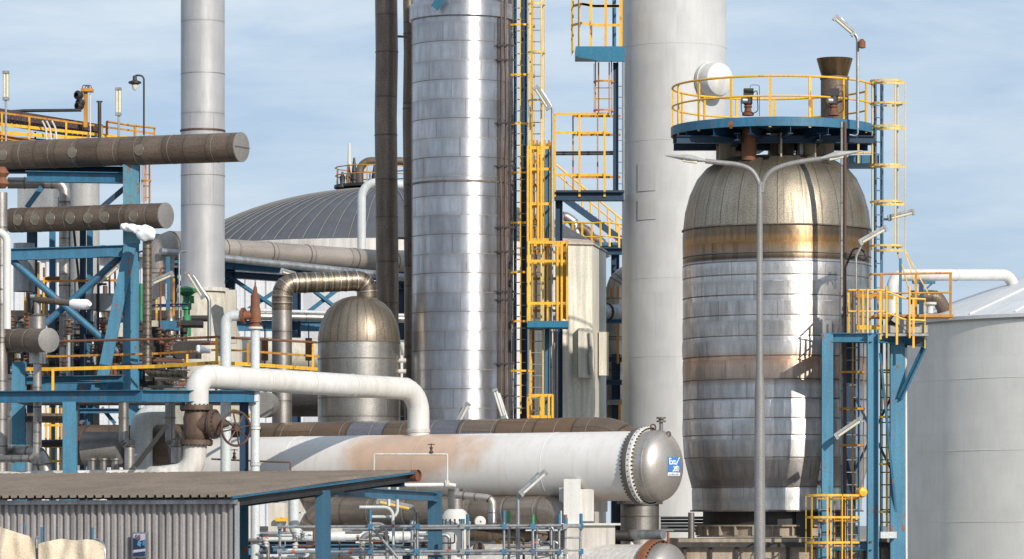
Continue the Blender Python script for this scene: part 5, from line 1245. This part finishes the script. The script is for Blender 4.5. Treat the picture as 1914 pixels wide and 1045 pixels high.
# blue main frame
t=thing('blue_steel_frame','rust-flaked blue steel frame with X braces carrying the brown insulated pipes','steel frame',(hx(246,91),91,0))
Y=91.0
MB().hbeam((hx(246,Y),Y,Zy(455,Y)),(hx(246,Y),Y,Zy(308,Y)),W(30,Y),.3,(0,1,0)).build('upper_column','bluepale',t)
MB().hbeam((hx(245,Y),Y,0),(hx(245,Y),Y,Zy(455,Y)),W(28,Y),.3,(0,1,0)).build('column','bluelight',t)
MB().box(P(246,385,Y),(W(36,Y),.42,.04)).build('splice_plate','rust',t)
MB().box(P(244,680,Y),(W(36,Y),.42,.04)).build('splice_plate','blue',t)
MB().beam(P(243,462,Y-.3),P(188,726,Y-.3),W(22,Y),.12,(0,-1,0)).build('diagonal_leg','bluelight',t)
MB().hbeam(P(14,476,Y-.1),P(236,469,Y-.1),.18,W(22,Y)).build('horizontal_beam','blue',t)
MB().tube([P(18,483,Y),P(225,662,Y)],W(6.5,Y),14).build('brace','blue',t)
MB().tube([P(232,474,Y+.2),P(84,606,Y+.2)],W(6.5,Y),14).build('brace','blue',t)
MB().hbeam(P(50,330,Y+.6),P(240,333,Y+.2),.3,W(20,Y)).build('top_beam','blue',t)
MB().hbeam(P(-40,318,Y+2),P(240,318,Y+.9),.3,W(12,Y)).build('top_beam','bluedark',t)
MB().beam(P(236,349,Y+.3),P(190,388,Y+.3),.1,.12).build('knee_brace','bluedark',t)
MB().beam(P(78,350,Y+1.4),P(50,388,Y+1.4),.1,.12).build('knee_brace','blue',t)
MB().hbeam((hx(36,Y-1.5),Y-1.5,0),(hx(36,Y-1.5),Y-1.5,Zy(676,Y-1.5)),W(24,Y),.25,(0,1,0)).build('stub_column','bluelight',t)
for x,dy in ((98,4),(155,3),(168,3.4)):
    MB().hbeam((hx(x,Y+dy),Y+dy,0),(hx(x,Y+dy),Y+dy,Zy(428,Y+dy)),.14,.2,(0,1,0)).build('rear_column','blue' if x!=155 else 'bluedark',t)
MB().beam(P(135,400,Y+2.6),P(155,600,Y+2.6),.05,.1).build('tie_rod','dark',t)
t=thing('blue_platform_beam','long blue girder on a flaking blue post crossing the lower left','steel frame',P(130,890,85.5))
MB().hbeam(P(-40,742,86.5),P(265,740,84.6),.26,W(22,85.5)).build('girder','blue',t)
MB().hbeam(P(265,740,84.6),P(475,741,87.5),.26,W(22,86)).build('girder','blue',t)
MB().hbeam((hx(130,85.2),85.3,0),(hx(130,85.2),85.3,Zy(751,85.2)),W(25,85),.3,(0,1,0)).build('post','bluelight',t)
MB().hbeam((hx(455,87.7),87.9,0),(hx(455,87.7),87.9,Zy(752,87.7)),.2,.2,(0,1,0)).build('rear_post','bluedark',t)
MB().box(V3((hx(60,88)+hx(440,88))/2,88.6,Zy(752,88)),(W(430,88),1.6,.06)).build('deck','dark',t)
MB().beam(P(253,872,86.0),P(312,795,86.0),.1,W(13,86),(0,-1,0)).build('black_brace','black',t)
# hidden grey tank behind upper left
t=thing('grey_tank','dark grey small tank with flat top under the yellow upper deck','tank',(hx(160,97),97,0))
MB().lathe([(W(28,97),0),(W(28,97),Zy(338,97)),(.01,Zy(337,97))],(hx(158,97),97,0),40).build('shell','greypaint',t)
tag(MB().box(P(92,385,98),(W(110,98),1,W(85,98))).build('equipment_housing','galv'),'pale grey panelled housing behind the blue frame under the upper deck','housing')
pipe('bent_pipe','brown pipe ending in a silver elbow that drops behind the second brown pipe',[P(15,342,93.6),P(121,342,93.6),P(121,960,93.6)],W(11,90.8),'steelpipe',.25,seams=.7,n=20)
pipe('white_pipe','white pipe bending down at the far left edge',[P(-20,432,87),P(13,436,87),P(13,615,87)],W(7.5,87),'white',.28,n=18)
pipe('silver_pipe','silver-grey vertical pipe at the extreme left edge',[P(2,1000,87.7),P(2,360,87.7)],W(12,87.7),'steelpipe',seams=1.3,n=20)
tag(MB().lathe([(.1,0),(.2,.1),(.12,.25),(.2,.35),(.1,.5)],P(2,352,88),16).build('rusty_valve','rust'),'rusty valve lump at the far left between the two brown pipes','valve')
# upper deck with yellow railing
t=thing('upper_deck','upper left deck with rows of dark tubes behind heavy yellow rails','platform',P(120,300,97))
Yd=97
def U(x,y,dy=0): # receding to the right
    Yq=Yd+ x*.012+dy; return P(x,y,Yq)
MB().hbeam(U(-40,250),U(285,300),.2,W(8,97)).build('deck_beam','orange',t)
for k,(ya,yb,w_) in enumerate(((210,256,3.5),(233,263,5.5),(250,268,6))):
    MB().beam(U(-40,ya-5),U(290,yb+(-6 if k==0 else 0)),.03,W(w_,97)).build('rail','orange' if k==0 else 'yellow',t)
for x in (4,55,124,190): MB().beam(U(x,212+x*.14,-.05),U(x,285,-.05),.04,W(9,97),(0,1,0)).build('post','yellow',t)
for x in (66,125,190): MB().beam(U(x,240+x*.1,1),U(x,285,1),.04,W(6,97),(0,1,0)).build('rear_post','orange',t)
M['finbank']=mat('dark_tube_bank',(.10,.06,.06),(.05,.03,.035),rough=.6)
b=MB(); b.beam(U(-40,212,.8),U(175,246,.8),.8,W(22,97)); fb=b.build('tube_bank','finbank',t)
for r_ in range(4):
    for k in range(22):
        x=-30+k*9.5+(r_%2)*4.7
        if x<172:
            q=U(x,207+r_*5.2+(x+40)*.155,.36); MB().tube([q,q+V3(0,-.06,0)],.028,6).build('tube_end','galv',fb)
MB().beam(U(-40,262,.9),U(200,280,.9),.6,W(18,97)).build('shadow_box','black',t)  # black block stands in for the deep shade below the tube bank
for x in (82,90,98):
    pass
for k,x in enumerate((82,90,100)):
    tag(MB().tube(bend([U(x-3,226,-.3),U(x+4,240,-.3),U(x+6,268,-.3),U(x+2,300,-.3)],.3),.025,8).build('white_hose','white'),('left','middle','right')[k]+' of three white hoses hanging over the yellow rails of the upper deck','hose')
rail(t,[U(200,280,0),U(245,287),U(288,291),U(289,291,1.2)],.75,.9,'orange',.03,(.4,))
MB().hbeam(P(200,296,98),P(290,300,98),.3,W(10,98)).build('end_beam','bluedark',t)
MB().hbeam((hx(60,99),99,0),(hx(60,99),99,Zy(268,99)),.25,.25,(0,1,0)).build('leg','bluedark',t)
ladder('caged_ladder','rusty orange ladder frame hanging from the right end of the upper deck',hx(274,98),98,Zy(380,98),Zy(252,98),W(10,98),-PI/2,'orange','orange',(Zy(378,98),Zy(290,98)),[Zy(339,98)],3,'orange',W(9,98),sw=.025)
pipe('dark_pipe','dark pipe running along the top of the upper deck against the sky',[P(-30,212,98.5),P(45,207,98.5),P(152,206,98.5)],W(3,98.5),'dark',.1)
lampfix('pole_lamp','upright cream tube lamp at the far left above the upper deck',[P(11,270,96.4),P(11,186,96.4)],.03,(P(11,160,96.4),(0,0,1)),W(52,96),w=.16)
lampfix('pole_lamp','upright cream tube lamp left of the gooseneck lamp above the upper deck',[P(222,290,98.6),P(222,214,98.6)],.03,(P(221,190,98.6),(0,0,1)),W(50,98),w=.16)
t=thing('gooseneck_lamp','dark gooseneck pole lamp with round bulb hanging over the upper deck','lamp',P(269,255,99))
MB().tube(bend([P(269,256,99),P(269,141,99),P(252,141,99),P(252,148,99)],.18),W(1.8,99),10).build('pole','dark',t)
MB().lathe([(.05,.12),(.06,0),(.17,-.04),(.17,-.08),(.08,-.12)],P(252,150,99),18).build('lamp_shade','dark',t)
MB().lathe([(.08,-.12),(.075,-.2),(.04,-.26),(.01,-.27)],P(252,150,99),14).build('bulb','lens',t)
t=thing('floodlight_mast','orange mast with black floodlights and wires above the upper deck','mast',P(160,235,98.8))
MB().beam(P(160,238,98.8),P(160,165,98.8),.1,.1,(0,1,0)).build('mast','orange',t)
MB().box(P(163,169,98.8),(W(22,98),.3,W(6,98))).build('cross_head','orange',t)
for (x,y) in ((147,178),(150,192),(148,198)): MB().lathe([(.01,-.1),(.1,-.08),(.12,.06),(.06,.1)],P(x,y,98.6),14,(-.6,-1,.1)).build('floodlight','black',t)
for k in range(3): MB().tube(bend([P(153+k*6,168,98.7),P(155+k*5,158,98.7),P(163+k*4,161,98.7),P(168+k*2,172,98.7)],.1),.012,6).build('wire','dark',t)
MB().tube([P(169,175,98.8),P(169,262,98.8)],.018,6).build('cable','white',t)
tag(MB().tube([P(186,190,98.9),P(186,262,98.9)],.05,10).build('t_pole','dark'),'thin dark pole left of the right-hand upright lamp','pole')
tag(MB().box(P(186,190,98.9),(W(11,98.9),.06,.04)).build('pole_crossbar','dark'),'small crossbar on top of the thin dark pole','crossbar')
# green control valve
t=thing('control_valve','bright green control valve with round actuator beside the grey stack foot','valve',P(349,625,97)); s_=W(1,97)
MB().lathe([(8*s_,0),(8*s_,35*s_),(6*s_,38*s_),(6*s_,48*s_),(9*s_,50*s_),(9*s_,60*s_),(7*s_,66*s_),(7*s_,74*s_),(12*s_,78*s_),(18*s_,82*s_),(18*s_,88*s_),(12*s_,91*s_),(4*s_,93*s_)],P(349,628,97),28).build('actuator','green',t)
MB().box(P(358,560,96.8),(9*s_,9*s_,14*s_)).build('positioner','green',t)
MB().lathe([(6*s_,0),(7*s_,10*s_),(6*s_,22*s_)],P(344,625,96.6),12).build('yoke','dark',t)
pipe('green_pipe','green small valve stem partly hidden by the brown downpipe',[P(264,600,92.5),P(264,530,92.5)],W(4,92.5),'green',n=12)
lampfix('pole_lamp','tube lamp on a bent steel pole leaning over the green control valve',[P(391,640,96.5),P(391,560,96.5),P(360,515,96.5)],.05,(P(365,532,96.4),P(378,552,96.4)-P(352,510,96.4)),W(56,96.5))
lampfix('pole_lamp','tube lamp on a bent pole behind the leaning blue diagonal leg',[P(172,600,93),P(172,535,93),P(185,525,93)],.035,(P(203,513,93),P(220,498,93)-P(184,530,93)),W(50,93))
lampfix('pole_lamp','cream slanted tube lamp right of the brown downpipe',[P(310,560,93),P(310,530,93)],.03,(P(303,521,93),P(320,514,93)-P(284,530,93)),W(44,93))
lampfix('pole_lamp','small tube lamp tip on the top of the pipe rack above the brown bend',[P(535,530,97.5),P(535,510,97.5)],.02,(P(538,510,97.4),P(546,513,97.4)-P(526,507,97.4)),W(26,97))
lampfix('pole_lamp','white tube lamp leaning at the foot of the silver column, right one',[P(950,790,95),P(932,735,95)],.05,(P(933,755,94.9),P(924,727,94.9)-P(942,785,94.9)),W(56,95),headm='white')
lampfix('pole_lamp','white tube lamp leaning at the foot of the silver column, left one',[P(850,800,95),P(864,762,95)],.03,(P(866,772,94.9),P(874,756,94.9)-P(856,790,94.9)),W(40,95),headm='white')
# yellow rails at mid level
t=thing('mid_guardrail','long yellow guard rail with rusty top rail crossing the middle left','guard rail',P(420,680,88.5))
b=MB(); q_=[P(48,690,90.5),P(100,690,90.2),P(290,685,89.6),P(406,678,88.2),P(480,682,89.5),P(592,690,92)]
for a_,c_ in zip(q_,q_[1:]): b.beam(a_,c_,.05,.085)
b.build('bottom_rail','yellow',t)
b=MB()
for a_,c_ in zip(q_,q_[1:]): b.beam(a_+V3(0,.9,.35),c_+V3(0,.9,.35),.04,.05)
b.build('rear_rail','orange',t)
for x,ya,yb,Yq in ((585,638,692,91.9),(350,662,684,88.9)): MB().beam(P(x,yb,Yq),P(x,ya,Yq),.05,.07,(0,1,0)).build('post','yellow',t)
MB().beam(P(405,678,88.1),P(405,631,88.1),.06,W(9,88),(0,1,0)).build('wide_post','yellow',t)
MB().beam(P(464,680,89.2),P(464,640,89.2),.06,W(7,89),(0,1,0)).build('wide_post','orange',t)
b=MB(); b.tube([P(106,638,90),P(290,634,89.5),P(405,630,88.1),P(592,640,92)],.03,8); b.build('rusty_rail','rust',t)
MB().beam(P(99,690,90),P(99,740,90),.06,W(6,90),(0,1,0)).build('leg_post','yellow',t)
MB().hbeam(P(20,712,90.8),P(230,708,90.4),.3,W(14,90)).build('kick_beam','blue',t)
MB().beam(P(395,733,86.9),P(480,728,87.6),.04,W(6,87)).build('low_rail','yellow',t)
MB().beam(P(404,750,86.8),P(404,722,86.8),.05,W(7,87),(0,1,0)).build('low_post','orange',t)
t=thing('upright_guard','dark yellow vertical guard bars behind the capped pipe, rising by the blue X brace','guard rail',P(75,600,93))
for x,y0,y1,mm in ((72,490,600,'orange'),(82,500,590,'yellow'),(47,555,600,'orange')): MB().beam(P(x,y0,93),P(x,y1,93),.05,W(5,93),(0,1,0)).build('bar',mm,t)
MB().beam(P(60,526,93),P(230,524,93),.04,W(4,93)).build('bar','orange',t)
MB().beam(P(205,500,93),P(205,550,93),.04,W(5,93),(0,1,0)).build('bar','rust',t)
t=thing('yellow_post_frame','yellow posts and cable gland right of the brown downpipe','guard rail',P(325,560,95))
for x,y0,y1,mm,w_ in ((293,560,610,'yellow',6),(325,520,590,'orange',5),(293,585,600,'orange',7)): MB().beam(P(x,y0,95),P(x,y1,95),.05,W(w_,95),(0,1,0)).build('bar',mm,t)
MB().hbeam(P(275,572,95),P(352,570,95),.1,W(6,95)).build('cross_bar','bluedark',t)
MB().beam(P(314,480,95),P(314,580,95),.1,W(8,95),(0,1,0)).build('blue_bar','blue',t)
# boxes and equipment in the tangle
tag(MB().box(P(318,609,94),(W(34,94),.3,W(18,94))).build('junction_box','blue'),'bright blue junction box left of the green valve','box')
tag(MB().box(P(223,617,92.6),(W(17,93),.3,W(26,93))).build('control_cabinet','cream'),'small cream control panel between the blue column and leaning leg','panel')
tag(MB().box(P(200,566,93.4),(W(42,93),.7,W(32,93))).build('equipment_box','greypaint'),'grey box-shaped housing behind the X brace, right of the frosted stub','housing')
for k,(x,y0,y1) in enumerate(((258,470,560),(300,500,600),(335,470,560),(183,460,540),(215,470,560),(140,520,610))):
    pipe('instrument_line','thin upright instrument line among the blue frame and grey stack',[P(x,y1+150,95),P(x,y0,95),P(x+14,y0,95)],W(1.8,95),('dark','rust','galv','dark','rust','galv')[k],.1,'instrument lines',n=8)
tag(MB().lathe([(W(30,96),0),(W(26,96),.5),(W(12,96),1.2),(.01,1.25)],P(305,640,101),28).build('cone_drum','cream'),'cream cone-topped drum left of the grey stack foot','drum')
tag(MB().lathe([(W(12,93),0),(W(12,93),W(30,93)),(.01,W(31,93))],P(172,580,93),20).build('small_drum','steelpipe'),'small steel drum beside the grey housing behind the X brace','drum')
tag(MB().lathe([(W(20,94),0),(W(20,94),W(90,94)),(.01,W(91,94))],P(45,545,94),24).build('grey_drum','galv'),'grey cylindrical drum behind the blue X brace at far left','drum')
tag(MB().box(P(350,655,90.5),(W(50,91),.5,W(30,91))).build('equipment_box','dark'),'dark equipment box behind the yellow rail near the frost','box')
tag(MB().box(P(160,727,92),(W(190,92),.3,W(30,92))).build('machinery_cover','blue'),'teal-blue machinery cover low between the yellow posts','cover')
rr=random.Random(21)
mats_=['dark','brown','galv','steelpipe','rust','brownpaint','black','valve']
def on(px,py): return True
# tangle: vertical and horizontal process pipes with fittings, each from deck level upward
lab='thin dark pipe in the tangle of pipework behind the blue frame'
k=0
for i in range(90):
    x=rr.choice([rr.uniform(20,235),rr.uniform(255,345)]); Yq=rr.uniform(92.5,96.5) if x<250 else rr.uniform(98.5,101); y1=740; y0=rr.uniform(520,690) if x<250 else rr.uniform(585,690); w_=rr.choice((1.6,2.2,3,4.5,6))
    mm=rr.choice(mats_)
    bx=x+rr.choice((-1,1))*rr.uniform(10,45); 
    if rr.random()<.5: pts=[P(x,y1,Yq),P(x,y0,Yq),P(bx,y0,Yq)]
    else: pts=[P(x,y1,Yq),P(x,y0,Yq)]
    pipe('process_pipe',lab,pts,W(w_,Yq),mm,W(w_,Yq)*2.2,'tangled pipes behind the blue frame',n=10)
for i in range(46):
    x=rr.uniform(10,330); Yq=rr.uniform(93,97); y=rr.uniform(600,735); L_=rr.uniform(25,110)
    pipe('process_pipe',lab,[P(x,y,Yq),P(x+L_,y+rr.uniform(-2,2),Yq)],W(rr.choice((1.5,2.5,4,7)),Yq),rr.choice(mats_),n=10,group='tangled pipes behind the blue frame')
for i in range(40):
    x=rr.choice([rr.uniform(110,230),rr.uniform(285,345),rr.uniform(20,60)]); Yq=rr.uniform(91.8,94); y=rr.uniform(600,715); s_=W(1,Yq)*rr.uniform(.8,1.5)
    p=P(x,y,Yq); t=thing('process_valve','small dark valve among the tangled pipes behind the blue frame','valve',p,'small valves in the tangle')
    MB().lathe([(3*s_,-6*s_),(6*s_,-6*s_),(6*s_,-4*s_),(3*s_,-3*s_),(5*s_,0),(3*s_,3*s_),(6*s_,4*s_),(6*s_,6*s_),(2*s_,7*s_),(1*s_,14*s_)],p,14).build('valve_body',rr.choice(('valve','rust','dark','galv','brownpaint')),t)
    MB().tube([p+V3(5*s_*math.cos(a),5*s_*math.sin(a),13*s_) for a in [2*PI*q/12 for q in range(13)]],.9*s_,6,caps=False).build('handwheel',rr.choice(('dark','rust','brownpaint')),t)
for i in range(20):
    x=rr.uniform(60,340); Yq=rr.uniform(94,97); y=rr.uniform(590,710)
    tag(MB().lathe([(W(9,Yq),0),(W(10,Yq),.05),(W(10,Yq),.7),(W(5,Yq),.85),(.01,.86)],P(x,y,Yq)-V3(0,0,.5),20).build('small_drum',rr.choice(('dark','brown','galv','steelpipe'))),'small upright drum half hidden in the tangled pipes behind the blue frame','drum','small drums in the tangle')
for i in range(34):
    x=rr.choice([rr.uniform(105,225),rr.uniform(30,60),rr.uniform(258,340)]); Yq=rr.uniform(94.5,97.5); y=rr.uniform(600,720)
    tag(MB().box(P(x,y,Yq),(W(rr.uniform(6,22),Yq),.3,W(rr.uniform(6,26),Yq))).build('equipment_case',rr.choice(('dark','cream','yellow','galv','teal','rust','black','brownpaint'))),'small equipment case wedged into the tangled pipes behind the blue frame','case','cases in the tangle')
tag(MB().hbeam(P(20,745,96),P(440,745,96),4.0,.12).build('deck_plate','dark'),'dark steel deck carrying the tangled pipework at left','deck')
tag(MB().box(P(120,665,98.5),(W(440,98),.2,W(170,98))).build('shadow_wall','dark'),'added dark sheet standing in for the shade deep behind the tangled pipework','wall')  # dark sheet added to fill the gaps with shade
# lower level under the girder
pipe('large_drum','large brown-grey horizontal insulated drum under the blue girder at left',[P(128,832,91.5),P(330,832,90.5)],W(38,91),'brown',seams=.9,n=36)
t=thing('insulated_drum','grey band-clad drum section in front of the brown drum, bottom left','drum',P(190,870,89))
MB().lathe([(.001,-.02),(W(31,89.5),0),(W(31,89.5),.9),(.001,.92)],P(158,838,90),32,(.97,-.2,0)).build('cladding','capmetal',t)
t=thing('round_drum','brown round-ended drum behind the fat white pipe','drum',P(300,850,92))
MB().lathe([(.001,-.35),(.25,-.3),(W(34,92),0),(W(34,92),1)],P(300,850,91.5),32,(.5,.85,0)).build('shell','brown',t)
for k,(x,yb,w_,Yq) in enumerate(((231,905,11,86.8),(318,905,11,87),)):
    p=pipe('grey_downpipe',('left','right')[k]+' grey pipe with a kinked elbow hanging below the blue girder',[P(x,752,Yq),P(x,822,Yq),P(x+11,836,Yq),P(x+11,905,Yq)],W(9.5,Yq),'steelpipe',.12,seams=.6,n=20)
    tag(MB().lathe([(W(11,Yq),0),(W(11.5,Yq),.02),(W(11.5,Yq),.14),(W(11,Yq),.16)],P(x+11,828+8,Yq),20).build('pipe_collar','steelpipe'),'silver collar at the kink of the '+('left','right')[k]+' grey pipe','collar')
pipe('silver_elbow_pipe','tan-grey pipe elbow low at far left',[P(-20,858,86.8),P(68,857,86.3),P(70,752,86.3)],W(7,86.5),'steelpipe',.15,seams=.4,n=18)
pipe('silver_elbow_pipe','larger tan pipe bending down behind the lower left elbow',[P(20,845,88),P(80,845,87.5),P(88,900,87.5)],W(12,88),'steelpipe',.3,seams=.3,n=20)
pipe('grey_pipe','dull grey horizontal pipe behind the flaking blue post',[P(10,780,90),P(125,782,90)],W(9,90),'brown',n=18)
pipe('grey_pipe','dark horizontal duct behind the flaking blue post, lower one',[P(40,830,90.5),P(125,828,90.5)],W(7,90),'dark',n=18)
for k,(x,w_,mm) in enumerate(((22,10,'steelpipe'),(52,9,'galv'),(34,5,'white'))):
    pipe('vertical_pipe',('broad steel','silver-grey','thin white')[k]+' vertical pipe low at far left under the girder',[P(x,920,89.5),P(x,(700,790,800)[k],89.5)],W(w_,89.5),mm,n=16)
t=thing('yellow_ladder','bright yellow barred ladder guard low behind the flaking blue post','guard rail',P(100,880,91))
for x in (86,94,105,115): MB().beam(P(x,762,91),P(x,880,91),.04,W(4,91),(0,1,0)).build('bar','yellow',t)
for y in (795,835,862): MB().beam(P(82,y,91),P(118,y,91),.03,W(4,91)).build('cross_bar','yellow',t)
for k,(x,y0,y1) in enumerate(((172,862,880),(193,860,880),(215,862,875))):
    tag(MB().lathe([(.1,0),(.1,.25),(.14,.25),(.14,.3)],P(x,880,89.5),14).build('pipe_stub','steelpipe'),('left','middle','right')[k]+' short steel stub between the large drum and the shed roof','pipe stub')
tag(MB().hbeam(P(150,768,91),P(300,768,91),.2,W(9,91)).build('cross_beam','blue'),'short blue cross beam in shadow under the blue girder','beam')
for k,(x0,x1) in enumerate(((150,178),(215,190))): tag(MB().beam(P(x0,792,91.2),P(x1,762,91.2),.06,.09).build('knee_brace','blue'),('left','right')[k]+' small blue knee brace in shadow under the blue girder','brace')
pipe('yellow_lamp_pipe','yellow-white slanted tube behind the handwheel',[P(428,766,92),P(470,778,91.5)],W(4,92),'paleyel',n=12)
pipe('grey_pipe','grey round duct stub behind the thin white riser',[P(488,757,95),P(500,757,95.8)],W(24,95),'capmetal',n=24)
# ================================================================ CAMERA, LIGHT, SKY
cam=bpy.data.cameras.new('camera'); co_=bpy.data.objects.new('camera',cam); COL.objects.link(co_); sc.camera=co_
cam.sensor_width=36; cam.lens=36*F/1914; cam.shift_y=(HY-522.5)/1914; cam.clip_end=20000; cam.clip_start=1
co_.location=(0,0,HC); co_.rotation_euler=(PI/2,0,0)
AZ=math.radians(31); EL=math.radians(27)      # sun: to the right behind the camera
sd=V3(math.sin(AZ)*math.cos(EL),-math.cos(AZ)*math.cos(EL),math.sin(EL))
sl=bpy.data.lights.new('sun','SUN'); so=bpy.data.objects.new('sun',sl); COL.objects.link(so)
sl.energy=4.4; sl.angle=math.radians(.5); sl.color=(1,.93,.83); so.rotation_euler=sd.to_track_quat('Z','Y').to_euler(); so.location=(30,-30,60)
w=bpy.data.worlds.new('World'); sc.world=w; w.use_nodes=True; nt=w.node_tree
for n in list(nt.nodes): nt.nodes.remove(n)
g=G(nt); out=g.n('ShaderNodeOutputWorld'); bg=g.n('ShaderNodeBackground'); g.lk(bg.outputs[0],out.inputs[0])
sky=g.n('ShaderNodeTexSky',sky_type='NISHITA'); sky.sun_disc=False; sky.sun_elevation=EL
sky.sun_rotation=math.atan2(sd.x,sd.y); sky.air_density=1.0; sky.dust_density=.6; sky.ozone_density=1.5
tc=g.n('ShaderNodeTexCoord'); dirn=tc.outputs['Generated']
cs=g.scale(dirn,(1.0,1.0,4.6))
n1=g.noise(cs,7.0,7,.35,.56); n2=g.noise(cs,22.0,6,.2,.6)
cl=g.mapr(g.math('ADD',g.math('MULTIPLY',n1,.8),g.math('MULTIPLY',n2,.2)),.40,.66,0,.85)
base=g.mix(.75,sky.outputs[0],(4.6,6.05,8.2))
tint=g.mix(cl,base,(7.7,8.6,9.3))
g.lk(tint,bg.inputs[0]); bg.inputs[1].default_value=.1
vs=sc.view_settings; vs.view_transform='Standard'; vs.look='None'; vs.exposure=0; vs.gamma=1
sc.cycles.max_bounces=6
